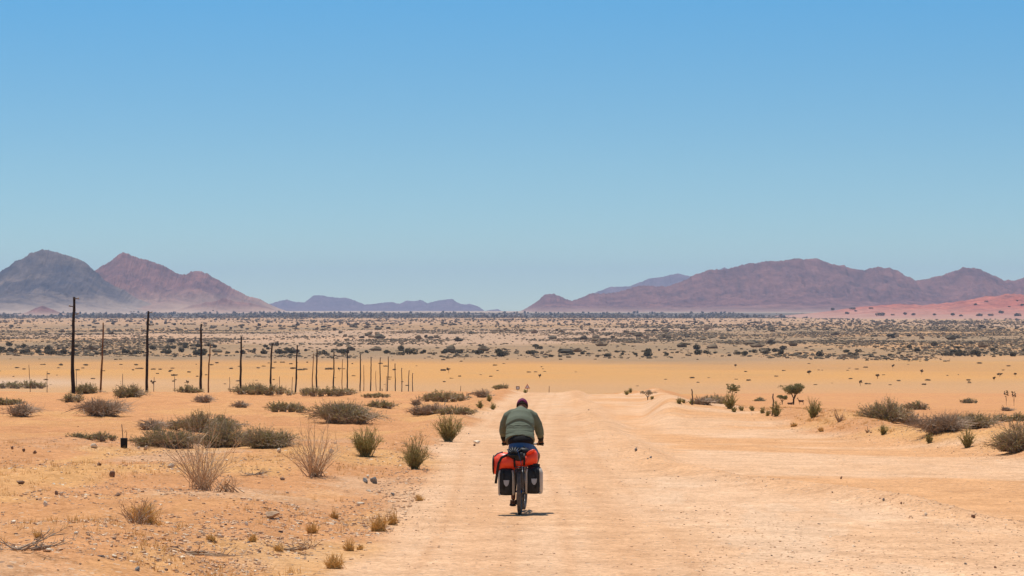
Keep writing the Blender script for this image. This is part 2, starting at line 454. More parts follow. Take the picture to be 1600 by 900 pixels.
    for name, sel in (('ground', ~isroad), ('road', isroad)):
        q_ = Q[sel]; used, inv = np.unique(q_.ravel(), return_inverse=True)
        me = np_mesh(name, V[used], inv.reshape(-1, 4), True)
        a = me.attributes.new('soil', 'FLOAT_COLOR', 'POINT')
        a.data.foreach_set('color', np.concatenate([C[used], np.ones((len(used), 1))], 1).astype(np.float32).ravel())
        a = me.attributes.new('stony', 'FLOAT', 'POINT'); a.data.foreach_set('value', stony[used].astype(np.float32))
        o = link(name, me, M['soil'])
        tag(o, {'ground': 'orange desert ground running out to a yellow grass plain', 'road': 'wide pale gravel track with a windrow of loose stones'}[name], kind='structure')
build_ground()

# ---------------------------------------------------------------- mountains
def mountain_mat(name, c1, c2, sand, amount):
    m, nt, b = new_mat(name); L = nt.links
    b.inputs['Roughness'].default_value = .95; b.inputs['Specular IOR Level'].default_value = .1
    t = nt.nodes.new('ShaderNodeTexCoord')
    n = N(nt, 'ShaderNodeTexNoise', Scale=.0045, Detail=10.0, Roughness=.68, Distortion=.4); L.new(t.outputs['Object'], n.inputs['Vector'])
    mp = N(nt, 'ShaderNodeMapping'); mp.inputs['Scale'].default_value = (1.0, .35, 1.6); L.new(t.outputs['Object'], mp.inputs['Vector'])
    n2 = N(nt, 'ShaderNodeTexNoise', Scale=.022, Detail=8.0, Roughness=.8, Distortion=.6); L.new(mp.outputs[0], n2.inputs['Vector'])
    c = ramp(nt, n.outputs[0], [(.38, c1), (.62, c2)])
    c = mixc(nt, 1.0, c, ramp(nt, n2.outputs[0], [(.32, (.35, .36, .40)), (.68, (1.65, 1.58, 1.52))]), 'MULTIPLY')
    a = N(nt, 'ShaderNodeAttribute'); a.attribute_name = 'sand'
    s = N(nt, 'ShaderNodeMath', operation='MULTIPLY_ADD'); L.new(n.outputs[0], s.inputs[0]); s.inputs[1].default_value = 1.6; s.inputs[2].default_value = -.8
    s2 = N(nt, 'ShaderNodeMath', operation='ADD', use_clamp=True); L.new(s.outputs[0], s2.inputs[0]); L.new(a.outputs['Fac'], s2.inputs[1])
    s3 = N(nt, 'ShaderNodeMath', operation='MULTIPLY'); L.new(s2.outputs[0], s3.inputs[0]); L.new(a.outputs['Fac'], s3.inputs[1])
    c = mixc(nt, s3.outputs[0], c, sand)
    L.new(c, b.inputs['Base Color'])
    return m
M['rock_dark'] = mountain_mat('dark_mountain_rock', (.040, .038, .050), (.165, .120, .095), (.46, .33, .24), 1)
M['rock_purple'] = mountain_mat('purple_mountain_rock', (.125, .055, .050), (.245, .105, .080), (.48, .32, .22), 1)
M['rock_right'] = mountain_mat('brown_mountain_rock', (.115, .053, .050), (.225, .100, .080), (.33, .20, .15), 1)
M['rock_far'] = mountain_mat('far_mountain_rock', (.12, .085, .10), (.18, .12, .13), (.22, .15, .14), 1)
M['red_sand'] = mountain_mat('red_dune_sand', (.36, .105, .065), (.44, .155, .10), (.47, .265, .18), 1)

def mountain(name, label, sky_pts, D, depth, mat, seed, rough=.5, sandh=0.25, ext=(0, 0), nu=520, nv=110, rs=1.0, z0=-14.0, back=.6, pw=1.0):
    pts = np.array(sky_pts, dtype=float)
    # x along, crest height in metres at distance D
    px = np.linspace(pts[0, 0] - ext[0], pts[-1, 0] + ext[1], nu)
    py = np.interp(px, pts[:, 0], pts[:, 1])
    H = (HOR - py) * D / F - z0
    xs = (px - 800) / F * D
    H = H + (ridged(xs * .008 * rs, xs * 0 + seed, 6, seed, .82) - .52) * np.minimum(H, 90) * .27
    endf = ss(0, .04, (px - px[0]) / (px[-1] - px[0])) * ss(0, .04, (px[-1] - px) / (px[-1] - px[0]))
    H = np.maximum(H, 0) * (endf if ext[0] or ext[1] else np.ones_like(endf))
    t = np.concatenate([np.linspace(-1, -.02, nv), np.linspace(0, back, 24)])
    Xg = np.repeat(xs[None, :], len(t), 0)
    Yg = D + t[:, None] * depth + np.zeros_like(Xg)
    # crest line wanders in depth; spurs come down its face
    fr = np.clip(-t, 0, 1)[:, None]; bk = np.clip(t, 0, None)[:, None] / max(back, 1e-6)
    loc = H / H.max()
    prof = np.where(t[:, None] < 0, (1 - fr ** (.9)) ** pw, (1 - bk) ** .8)
    rg = ridged(Xg * .0022 * rs + fr * .25, Yg * .0011 * rs, 5, seed + 3)
    rg2 = ridged(Xg * .0085 * rs + .9 * fbm(Yg * .002, Xg * .001, 3, seed + 12), Yg * .0022 * rs, 5, seed + 9, .65)
    rg3 = fbm(Xg * .03 * rs, Yg * .012 * rs, 4, seed + 14, .7)
    cut = np.clip(fr * 3.0, 0, 1) * (1 - fr ** 3)
    Z = H[None, :] * (prof * (1 - rough * cut * (1 - rg)) - rough * .50 * cut * (1 - rg2) * prof * (.4 + .6 * prof) - rough * .16 * np.clip(fr * 8, 0, 1) * rg3 * prof)
    Z = Z + H.max() * .02 * (fbm(Xg * .02, Yg * .02, 4, seed + 20) - .5) * np.clip(fr * 4, 0, 1) * (H[None, :] > 2)
    # perspective: nearer points must stay below the crest's sight line
    lim = (H[None, :] + z0) * (Yg / D)
    Zw = Z + z0
    Zw = np.where((t[:, None] < 0) & (H[None, :] + z0 > 0), np.minimum(Zw, np.where(fr < .04, lim, lim - fr * 3)), Zw)
    bury = np.where(Z < 1.0, -12.0, 0)
    base = terrain(Xg, Yg)
    Zw = np.maximum(Zw, base - 4) if False else Zw
    nr, nc = Xg.shape
    V = np.stack([Xg, Yg, Zw], -1).reshape(-1, 3)
    # skirts into the ground
    V[:nc, 2] = base[0] - 6; V[-nc:, 2] = base[-1] - 6
    i = np.arange(nr - 1)[:, None] * nc + np.arange(nc - 1)[None, :]
    Q = np.stack([i, i + 1, i + nc + 1, i + nc], -1).reshape(-1, 4)
    me = np_mesh(name, V, Q, True)
    sand = np.clip(1 - (Zw - base) / (sandh * H.max() + 1e-6), 0, 1) ** 1.2
    sand = np.clip(sand + .25 * (fbm(Xg * .004, Yg * .002, 3, seed + 30) - .5), 0, 1)
    a = me.attributes.new('sand', 'FLOAT', 'POINT'); a.data.foreach_set('value', sand.astype(np.float32).ravel())
    o = link(name, me, mat)
    tag(o, label, kind='structure'); return o

mountain('mountain', 'pale violet range far away between the two nearer mountain groups',
    [(380,492),(405,478),(420,474),(430,472),(448,467.5),(460,471),(475,472),(490,462),(500,461),(512,463),(545,466),(560,472),(570,476),(590,474),(612,472),(625,474),(637,469),(650,470),(657,467),(668,473),(682,470),(695,468),(706,467),(720,475),(738,476),(750,480),(758,486),(765,484),(778,483),(790,489),(797,492)],
    27000, 2600, M['rock_far'], 5, rough=.45, sandh=.1, rs=.5, z0=-22, nu=600)
mountain('mountain', 'blue-violet ridge rising behind the long brown mountain',
    [(860,485),(905,466),(935,455),(955,448),(985,446),(1000,440),(1015,434),(1040,431),(1055,428),(1062,427),(1078,431),(1100,430),(1120,424),(1132,417.5),(1142,424),(1170,440),(1200,470)],
    25000, 2600, M['rock_far'], 15, rough=.45, sandh=.1, rs=.5, z0=-22)
mountain('mountain', 'long brown and purple mountain range with rugged crest',
    [(770,494),(800,491),(820,483),(838,472),(853,459),(866,457),(880,464),(893,469),(905,465),(925,457),(950,456),(975,453),(990,448),(1005,446),(1030,447),(1050,445),(1062,440),(1080,432),(1090,426),(1110,421),(1130,420),(1140,419),(1165,413),(1195,409),(1225,406),(1240,403),(1255,406),(1275,403),(1290,409),(1310,413),(1330,418),(1350,421),(1365,418),(1373,415),(1385,419),(1400,421),(1415,430),(1430,436),(1443,437),(1460,431),(1485,425),(1505,419),(1520,418),(1540,424),(1555,431),(1568,438),(1585,437),(1600,433),(1640,425),(1680,430),(1760,446),(1900,470),(1980,488)],
    15500, 2300, M['rock_right'], 25, rough=.65, sandh=.14, nu=1100, nv=130, z0=-13)
mountain('mountain', 'pointed purple brown mountain with a second lower peak and sandy foothills',
    [(60,470),(110,440),(150,420),(170,408),(193,391.5),(205,397),(230,406),(255,414),(275,424),(290,430),(298,425),(311,422),(325,428),(345,441),(370,454),(390,464),(405,466),(420,475),(437,488),(445,492)],
    14600, 1900, M['rock_purple'], 35, rough=.6, sandh=.50, nu=700, nv=130, z0=-12)
mountain('mountain', 'dark rounded grey blue mountain at the far edge of the plain',
    [(-330,480),(-250,450),(-160,440),(-90,436),(-40,433),(0,423),(20,411),(38,402),(45,396),(60,392),(78,390.5),(98,395),(112,400),(130,408),(150,424),(165,439),(187,451),(215,466),(250,480),(275,489)],
    13300, 1500, M['rock_dark'], 45, rough=.6, sandh=.36, nu=700, nv=130, z0=-14)
mountain('mountain', 'low brown foothill ridge at the foot of the pointed mountain',
    [(245,490),(275,484),(300,476),(330,470),(350,466),(368,470),(395,474),(420,480),(445,490)],
    12900, 620, M['rock_purple'], 55, rough=.5, sandh=1.1, nu=260, nv=50, z0=-15)
mountain('dune', 'long red sand dune at the foot of the brown mountain range',
    [(1215,495),(1262,491),(1310,485),(1340,480),(1375,476.5),(1410,475),(1440,476),(1500,470),(1540,464),(1570,461),(1600,460),(1700,452),(1850,450),(2000,470),(2080,490)],
    9600, 2300, M['red_sand'], 65, rough=.10, sandh=.5, nu=500, nv=80, z0=-25, pw=1.25)
mountain('dune', 'small reddish sand hill in front of the dark mountain',
    [(30,492),(44,487),(56,481),(66,477.5),(77,481),(94,488),(106,492)],
    11200, 300, M['rock_purple'], 75, rough=.2, sandh=.9, nu=120, nv=30, z0=-19)

# ---------------------------------------------------------------- haze
def haze():
    m = bpy.data.materials.new('dusty_air'); m.use_nodes = True; nt = m.node_tree; nt.nodes.clear()
    v = nt.nodes.new('ShaderNodeVolumePrincipled'); v.inputs['Density'].default_value = HAZE
    v.inputs['Color'].default_value = (.66, .76, 1.0, 1); v.inputs['Anisotropy'].default_value = .1
    o = nt.nodes.new('ShaderNodeOutputMaterial'); nt.links.new(v.outputs[0], o.inputs['Volume'])
    b = MB(); x0, x1, y0, y1, z0, z1 = -46000, 46000, -300, 36000, -60, 520
    b.add([(x0,y0,z0),(x1,y0,z0),(x1,y1,z0),(x0,y1,z0),(x0,y0,z1),(x1,y0,z1),(x1,y1,z1),(x0,y1,z1)],
          [(3,2,1,0),(4,5,6,7),(0,1,5,4),(1,2,6,5),(2,3,7,6),(3,0,4,7)])
    tag(b.build('haze', m, smooth=False), 'thin dusty air paling the far mountains', kind='stuff')
haze()
#@@PART2
# ---------------------------------------------------------------- plants
def prisms(a, b, ra, rb):
    """three-sided twigs between points a and b"""
    a = np.asarray(a); b = np.asarray(b); n = len(a)
    d = b - a; d = d / (np.linalg.norm(d, axis=1, keepdims=True) + 1e-9)
    up = np.where(np.abs(d[:, 2:3]) > .9, np.array([[1., 0, 0]]), np.array([[0, 0, 1.]]))
    x = np.cross(d, up); x /= np.linalg.norm(x, axis=1, keepdims=True) + 1e-9
    y = np.cross(d, x); V = []
    for p, r in ((a, ra), (b, rb)):
        r = np.broadcast_to(np.asarray(r, dtype=float), (n,))[:, None]
        for k in range(3):
            t = 2 * math.pi * k / 3
            V.append(p + r * (math.cos(t) * x + math.sin(t) * y))
    V = np.stack(V, 1).reshape(-1, 3)
    i = np.arange(n)[:, None] * 6
    Fq = np.concatenate([i + np.array([[0, 1, 4, 3]]), i + np.array([[1, 2, 5, 4]]), i + np.array([[2, 0, 3, 5]])], 0)
    return V, Fq
def leaves(p, size, rng, asp=.5, upb=.0):
    n = len(p)
    u = rng.normal(size=(n, 3)); u[:, 2] += upb; u /= np.linalg.norm(u, axis=1, keepdims=True)
    w = rng.normal(size=(n, 3)); w -= u * (w * u).sum(1, keepdims=True); w /= np.linalg.norm(w, axis=1, keepdims=True) + 1e-9
    s = size * rng.uniform(.6, 1.4, (n, 1))
    V = np.stack([p - u * s * .5, p + w * s * asp * .5, p + u * s * .5, p - w * s * asp * .5], 1).reshape(-1, 3)
    return V, np.arange(n * 4).reshape(-1, 4)
def norm(v): return v / (np.linalg.norm(v, axis=1, keepdims=True) + 1e-9)

def gen_plant(rng, w, d, h, lobes=3, stems=120, spread=1.35, forks=3, nleaf=2000, ls=.03, asp=.5, twig=.006, outer=.45, droop=0.0, flat=0.0, jag=.35, base_r=.12, lift=.25, upb=0):
    # lobes of the crown over the footprint
    A, B, RA, RB, LP = [], [], [], [], []
    if lobes == 1: C = [(0, 0, w / 2, d / 2, h)]
    else:
        C = []
        for k in range(lobes):
            q = (k + .5) / lobes * 2 - 1 + rng.uniform(-.25, .25) / lobes
            r = w / lobes * rng.uniform(.85, 1.35)
            env = math.sqrt(max(.12, 1 - q * q)) ** (1 - flat)
            C.append((q * (w / 2 - r * .7), rng.uniform(-.3, .3) * d, r, max(r * .8, d * .3), h * env * rng.uniform(.48, 1.06)))
    for cx, cy, rx, ry, hh in C:
        n = max(8, int(stems * hh * rx / (sum(c[2] * c[4] for c in C) + 1e-9)))
        th = spread * rng.uniform(0, 1, n) ** .6; ph = rng.uniform(0, 2 * math.pi, n)
        D = np.stack([np.sin(th) * np.cos(ph), np.sin(th) * np.sin(ph), np.cos(th)], 1)
        Ln = 1 / np.sqrt((D[:, 0] / rx) ** 2 + (D[:, 1] / ry) ** 2 + (D[:, 2] / hh) ** 2) * rng.uniform(1 - jag, 1.10, n)
        p0 = np.stack([cx + rng.normal(0, base_r * rx, n), cy + rng.normal(0, base_r * ry, n), np.zeros(n) - .02], 1)
        p2 = np.array([[cx, cy, 0]]) + D * Ln[:, None]; p2[:, 2] = np.maximum(p2[:, 2], .03 * h)
        pm = (p0 * .5 + p2 * .5); pm[:, 2] += lift * Ln * np.sin(th) * .6; pm += rng.normal(0, .05, (n, 3)) * Ln[:, None]
        pm[:, 2] = np.maximum(pm[:, 2], .02)
        tw = twig * rng.uniform(.7, 1.4, n)
        A += [p0, pm]; B += [pm, p2]; RA += [tw * 1.5, tw]; RB += [tw, tw * .45]
        segs = [(pm, p2, Ln)]
        for f in range(forks):
            t = rng.uniform(.15, .85, (n, 1)); a = pm * (1 - t) + p2 * t if f % 2 == 0 else p0 * (1 - t) * .6 + pm * (t + .4 * (1 - t))
            dd = norm(norm(p2 - pm) + rng.normal(0, .55, (n, 3)) + np.array([[0, 0, .15]]))
            b = a + dd * (Ln * rng.uniform(.18, .42, n))[:, None]; b[:, 2] = np.clip(b[:, 2], .02, h * 1.06)
            A.append(a); B.append(b); RA.append(tw * .7); RB.append(tw * .35); segs.append((a, b, Ln))
        m = max(1, int(nleaf * n / max(stems, 1) / len(segs)))
        for a, b, L_ in segs:
            k = rng.integers(0, n, m); t = rng.uniform(1 - outer * 2 if outer < .5 else 0, 1.03, (m, 1)).clip(0, 1.03)
            p = a[k] * (1 - t) + b[k] * t + rng.normal(0, ls * .5, (m, 3)); p[:, 2] = np.maximum(p[:, 2], .01); LP.append(p)
    A = np.concatenate(A); B = np.concatenate(B); RA = np.concatenate(RA); RB = np.concatenate(RB)
    bV, bF = prisms(A, B, RA, RB)
    lV, lF = leaves(np.concatenate(LP), ls, rng, asp, upb) if nleaf else (None, None)
    return bV, bF, lV, lF

M['twig'] = leafy('grey_twigs', (.26, .18, .12), (.40, .285, .19), (.55, .41, .29), trans=0)
M['twig_pale'] = leafy('dry_pale_twigs', (.44, .28, .16), (.58, .39, .23), (.72, .52, .33), trans=0)
M['twig_brown'] = leafy('dry_brown_twigs', (.30, .18, .10), (.44, .28, .16), (.58, .40, .25), trans=0)
M['olive'] = leafy('olive_leaves', (.215, .175, .060), (.32, .255, .092), (.46, .365, .16))
M['olive_grey'] = leafy('grey_olive_leaves', (.26, .19, .115), (.39, .295, .18), (.52, .40, .27))
M['green'] = leafy('broom_green_leaves', (.28, .25, .07), (.41, .36, .115), (.54, .46, .18))
M['dark_green'] = leafy('dark_green_leaves', (.15, .14, .05), (.24, .21, .08), (.34, .28, .12))
M['green_stem'] = leafy('green_stems', (.30, .22, .09), (.40, .32, .13), (.52, .42, .2))
M['straw'] = leafy('straw_blades', (.66, .40, .12), (.82, .55, .20), (.92, .68, .33))
M['far_leaf'] = leafy('far_dark_leaves', (.085, .072, .040), (.14, .115, .065), (.21, .165, .10))
M['plain_leaf'] = leafy('plain_bush_leaves', (.16, .115, .065), (.23, .165, .095), (.30, .22, .13))
M['trunk'] = simple('thorn_tree_bark', (.10, .07, .05), .9, scale=12)

def plant(px, py, wpx, hpx, style, label, name='bush', group=None, Y=None, cat=None, seed=None):
    p = hit(px, py - 1, Y)
    k = p.y / F; w, h = wpx * k * (1.6 if style == 'tuft' else 1.1), hpx * k * (1.22 if style in ('dry', 'tuft') else 1.06)
    rng = np.random.default_rng(seed if seed is not None else int(px * 7 + py * 13))
    area = wpx * hpx
    tw = max(.35 * k, .003)
    if style in ('mat', 'green_mat', 'grey'): w *= 1.14
    if style == 'mat':
        a = gen_plant(rng, w, w * .7, h, max(3, int(wpx / hpx * 1.3)), int(60 + area * .12), 1.45, 3, int(2.3 * area + 200), 1.7 * k, .55, tw, flat=.35, jag=.22)
        mats = ('twig', 'olive'); 
    elif style == 'green_mat':
        a = gen_plant(rng, w, w * .6, h, max(3, int(wpx / hpx * 1.2)), int(60 + area * .12), 1.4, 3, int(2.2 * area + 200), 1.7 * k, .5, tw, flat=.5, jag=.2)
        mats = ('twig', 'dark_green')
    elif style == 'grey':
        a = gen_plant(rng, w, w * .7, h, max(2, int(wpx / hpx * .9)), int(80 + area * .16), 1.45, 4, int(.75 * area + 80), 1.4 * k, .5, tw, jag=.5)
        mats = ('twig', 'olive_grey')
    elif style == 'broom':
        a = gen_plant(rng, w, w * .9, h, 1, int(40 + area * .045), .80, 5, int(1.0 * area + 60), 2.2 * k, .30, tw, jag=.62, base_r=.10, lift=.05, upb=1.6, outer=.42)
        mats = ('green_stem', 'green')
    elif style == 'dry':
        a = gen_plant(rng, w, w * .9, h, 1, int(26 + area * (.0045 if wpx > 130 else .009)), .95, 3, 0, 1, .3, max(.36 * k, .003), jag=.62, base_r=.10, lift=.12)
        mats = ('twig_pale', None)
    elif style == 'drybrown':
        a = gen_plant(rng, w, w * .8, h, 1, int(20 + area * .008), 1.15, 3, int(.08 * area), 1.2 * k, .3, max(.42 * k, .003), jag=.6, base_r=.18, lift=.1, upb=1)
        mats = ('twig_brown', 'twig_brown')
    elif style == 'tuft':
        a = gen_plant(rng, w, w * .8, h, 1, int(60 + area * .20), 1.0, 2, 0, 1, .3, max(.36 * k, .0025), jag=.6, base_r=.28, lift=.0)
        mats = ('straw', None)
    o = empty(name, (p.x, p.y, p.z - .01), 0)
    nm = 'blades' if style == 'tuft' else 'branches'
    link(nm, np_mesh(nm, a[0], a[1]), M[mats[0]], o)
    if mats[1]: link('foliage', np_mesh('foliage', a[2], a[3]), M[mats[1]], o)
    tag(o, label, cat or {'tuft': 'grass tuft', 'dry': 'dry shrub', 'drybrown': 'dry shrub', 'broom': 'shrub'}.get(style, 'bush'), group)
    return o

BUSHES = [
 (30,608,82,15,'mat','long low olive bush at the far edge of the orange flat, leftmost of all'),
 (12,634,54,17,'mat','dark olive mat of bush behind a grey twiggy bush at the left margin'),
 (34,651,50,27,'grey','grey twiggy bush with pale stems before a dark olive mat at the left margin'),
 (112,629,34,17,'mat','small round olive bush just in front of the foot of the tallest telephone pole'),
 (138,616,44,20,'mat','olive bush filling the gap between the tallest telephone pole and a thin brown post'),
 (162,650,84,38,'grey','wide grey brown twiggy bush before two smaller ones at the tallest telephone pole'),
 (202,622,52,24,'mat','rounded olive bush at the foot of the second telephone pole'),
 (298,615,43,12,'mat','flat narrow olive bush between the third telephone pole and the open sand'),
 (318,630,42,13,'grey','sparse pale grey twiggy bush on bare orange sand below the third telephone pole'),
 (379,638,28,13,'grey','small lone grey twiggy bush on bare orange sand with nothing growing near it'),
 (413,618,92,19,'mat','long low olive bush under the fourth and fifth telephone poles'),
 (448,644,66,21,'mat','mid sized dark twiggy bush alone on the sand beyond the biggest thicket'),
 (510,619,86,16,'mat','long low olive bush under the sixth to eighth telephone poles'),
 (543,662,112,40,'mat','large mounded olive bush beyond the row of upright green shrubs at the track'),
 (596,638,52,15,'mat','low trailing bush spreading behind the shoulder of the large mounded olive bush'),
 (588,622,42,8,'mat','very flat narrow bush near the small end of the telephone pole row'),
 (668,650,74,22,'grey','dark brown end of the long trailing bush on the slope beside the track verge'),
 (714,648,62,14,'mat','green thin tail of the long trailing bush pointing to the track'),
 (650,634,13,17,'grey','short upright grey twig bush standing just behind the long trailing bush'),
 (695,628,76,18,'mat','domed olive bush on the skyline of the verge left of the track crest'),
 (752,621,30,13,'grey','brownish twiggy bush on the verge close to the crest of the track'),
 (781,609,23,10,'mat','small dark bush at the very crest, just left of the little road signs'),
 (145,689,76,15,'green_mat','low green mat of bush beside the black marker box'),
 (256,701,118,33,'mat','front olive bush of the biggest thicket, right behind the tall dry shrub'),
 (236,673,46,17,'grey','sparse grey twiggy bush peeking over the back of the biggest thicket'),
 (320,674,134,32,'mat','dark domed back bush crowning the biggest thicket'),
 (352,700,104,40,'mat','central olive bush of the biggest thicket, between its dark dome and the stony bank'),
 (420,701,86,40,'mat','olive bush ending the biggest thicket on the side towards the track'),
 (1098,633,46,17,'grey','grey olive bush between the flat thorn tree and the track, right of the crest'),
 (1116,631,38,15,'mat','dark low bush right under the small thorn tree with the split crown'),
 (1186,628,20,6,'mat','tiny flat dark bush on the sand between the two thorn trees'),
 (1385,659,80,44,'mat','biggest bush right of the track, a tall olive mound'),
 (1432,641,42,13,'green_mat','low dark green bush behind the tall olive mound right of the track'),
 (1420,663,50,18,'grey','grey brown bush joining the tall olive mound to the wide brown bush'),
 (1470,676,96,36,'grey','wide brown twiggy bush with pale bare stems facing the track'),
 (1512,670,80,34,'mat','darker olive end of the wide brown bush, farthest from the track'),
 (1514,631,27,8,'green_mat','small dark green bush alone on the sand at the far right'),
 (1573,643,20,9,'grey','little grey bush on the sand above the right end of the verge'),
 (1580,659,58,14,'mat','low olive bush at the right margin behind the large frame-edge bush'),
 (1590,706,84,46,'mat','large loose olive bush cut by the right margin, nearest to the track'),
]
for b in BUSHES: plant(*b)
SHRUBS = [
 (700,691,50,42,'broom','upright green broom-like shrub farthest along the left verge of the three large ones'),
 (571,715,60,44,'broom','wide upright green broom-like shrub farthest from the track of the three large ones'),
 (648,735,44,54,'broom','tall narrow green broom-like shrub nearest to the cyclist of the three large ones'),
 (750,639,12,13,'broom','little green tuft shrub on the bank left of the two close to the cyclist head'),
 (764,628,11,12,'broom','little green shrub highest on the bank beside the track crest'),
 (770,641,10,11,'broom','little green shrub lowest on the bank, closest to the gravel track'),
 (821,615,6,7,'broom','tiny green sprig at the crest of the track below the warning sign'),
 (979,618,9,8,'broom','tiny green shrub first on the right verge after the crest'),
 (985,616,8,7,'broom','tiny green shrub touching the first one on the right verge after the crest'),
 (1019,625,8,5,'broom','tiny green shrub at the foot of the flat grey thorn bush'),
 (1061,632,11,11,'broom','small green shrub on the right verge beyond the grey olive bush'),
 (1068,631,8,7,'broom','tiny shrub leaning on the small green shrub beyond the grey olive bush'),
 (1081,633,11,8,'broom','small green shrub at the track side edge of the grey olive bush'),
 (1140,640,26,27,'broom','tall green shrub in front of the split-crowned thorn tree'),
 (1147,645,12,8,'broom','first of the low green shrubs lined up after the tall green one'),
 (1158,643,12,7,'broom','second of the low green shrubs lined up after the tall green one'),
 (1175,643,11,8,'broom','third of the low green shrubs, set a little apart on the right verge'),
 (1191,647,9,10,'broom','small green shrub just before the thin stake on the right verge'),
 (1199,651,9,9,'broom','small green shrub at the foot of the thin stake on the right verge'),
 (1213,652,22,22,'broom','loose brownish green shrub on the right verge before the antelope'),
 (1271,654,26,32,'broom','tall green shrub on the right verge just past the two antelope'),
 (1311,661,18,26,'drybrown','bare brown upright shrub between a tall green shrub and the big olive mound'),
 (1380,681,19,18,'broom','bright green tuft shrub alone in front of the big olive mound'),
 (1356,678,10,14,'drybrown','thin bare sprig beside the bright green tuft shrub'),
 (1452,693,14,17,'broom','small green shrub in front of the wide brown bush'),
 (1511,701,25,32,'broom','dark green upright shrub standing nearest to the track on the right verge'),
 (492,748,104,78,'dry','feathery pinkish dry shrub right of the biggest thicket on the stony bank'),
 (316,768,150,112,'dry','tall bare dry shrub with long pale stems in front of the biggest thicket'),
 (355,770,100,24,'drybrown','tangle of low brown twigs at the foot of the tall bare dry shrub'),
 (216,820,80,40,'drybrown','low brittle brown shrub mixed with straw in the near left sand'),
 (226,818,50,26,'tuft','straw blades growing through the brittle brown shrub'),
 (1203,648,6,10,'drybrown','thin dry sprig at the wooden stake'),
]
for b in SHRUBS: plant(*b, name='grass_tuft' if b[4] == 'tuft' else 'shrub')
TUFTS = [
 (592,831,28,24,'wider front half of the double straw tuft at the left road edge'),
 (613,822,15,30,'taller narrow half of the double straw tuft at the left road edge'),
 (488,834,16,24,'single straw tuft on the stones, leftmost of those near the road edge'),
 (523,890,30,22,'dense golden straw cushion lowest of all the tufts'),
 (546,862,15,20,'upright straw tuft just above the golden cushion'),
 (562,860,12,9,'small yellow tuft touching the upright one above the golden cushion'),
 (395,848,14,14,'faint straw tuft between two pale rocks on the bank'),
 (435,862,18,10,'low faint straw patch on the bank beyond the golden cushion'),
 (655,784,14,10,'sparse straw sprig at the road edge below the tall narrow green shrub'),
 (523,812,12,16,'thin straw tuft by the pale stones'),
 (330,848,22,10,'low straw cushion on yellow sand left of the pale angular rock'),
 (1283,676,12,6,'little straw tuft on the right verge before the bright green tuft shrub'),
 (1240,668,14,6,'little straw tuft on the right verge past the tall green shrub'),
 (60,842,20,9,'low straw tuft beside the fallen branch'),
]
for x, y, w, h, l in TUFTS: plant(x, y, w, h, 'tuft', l, name='grass_tuft')

# sparse straw over the near verge: nobody could count it
rng = np.random.default_rng(11)
def straw_cover():
    n = 5200
    x = rng.uniform(-24, 1, n); y = 30 + 44 * rng.uniform(0, 1, n) ** 1.4
    keep = (fbm(x * .35 + 4, y * .15, 4, 201) > .50) & (x < road_l(y) - .6) & (np.abs(x) < .21 * y)
    x, y = x[keep], y[keep]; m = 7
    n2 = 2600; y2 = 55 + 75 * rng.uniform(0, 1, n2) ** 1.3; x2 = road_r(y2) + .6 + 3.5 * rng.uniform(0, 1, n2) ** 1.5
    k2 = fbm(x2 * .5, y2 * .2, 3, 203) > .52; x = np.concatenate([x, x2[k2]]); y = np.concatenate([y, y2[k2]])
    bx = np.repeat(x, m) + rng.normal(0, .035, len(x) * m); by = np.repeat(y, m) + rng.normal(0, .035, len(x) * m)
    bz = terrain(bx, by)
    a = np.stack([bx, by, bz - .005], 1); L_ = rng.uniform(.03, .11, (len(bx), 1))
    b = a + norm(rng.normal(0, .5, (len(bx), 3)) + np.array([[0, 0, 1.]])) * L_
    V, Q = prisms(a, b, .0035, .001)
    tag(link('dry_grass', np_mesh('dry_grass', V, Q), M['straw']), 'sparse short straw coloured grass over the near sandy verge', kind='stuff')
straw_cover()

# fallen dead branches
def dead_branch(px, py, wpx, hpx, label, seed, mat='twig'):
    p = hit(px, py); k = p.y / F; rg = random.Random(seed); b = MB()
    def grow(q, d, L_, r, depth):
        pts = [q]; c = Vector(q); d = Vector(d)
        for i in range(6):
            d = (d + Vector((rg.gauss(0, .16), rg.gauss(0, .16), rg.gauss(0, .12)))).normalized(); c = c + d * L_ / 6
            c.z = max(c.z, .01); pts.append(tuple(c))
        b.tube(pts, [r * (1 - .75 * i / 6) for i in range(7)], 5)
        if depth:
            for i in range(3 if depth > 1 else 2):
                j = rg.randint(1, 5); dd = (d + Vector((rg.gauss(0, .6), rg.gauss(0, .5), rg.uniform(-.1, .6)))).normalized()
                grow(pts[j], dd, L_ * rg.uniform(.35, .65), r * .55, depth - 1)
    w = wpx * k; h = hpx * k
    for i in range(9):
        s = 1 if i % 3 else -1
        grow((rg.uniform(-.2, .2) * w, rg.uniform(-.15, .15) * w, .02), (s, rg.uniform(-.5, .5), rg.uniform(.0, 1.2 * h / w)), w * rg.uniform(.35, .6), .011, 2)
    o = b.build('dead_branch', M[mat]); o.location = (p.x, p.y, p.z)
    tag(o, label, 'branch')
dead_branch(40, 862, 120, 50, 'grey tangle of fallen dead twigs lying on the sand in the near left corner', 3)
dead_branch(300, 868, 110, 8, 'thin pale fallen stick lying flat on the sand near the pale rocks', 5, 'twig_brown')
dead_branch(395, 744, 40, 6, 'short dark fallen twigs on the stony bank between the two dry shrubs', 8)
dead_branch(455, 864, 70, 5, 'long thin fallen stick among the straw tufts', 9, 'twig_brown')

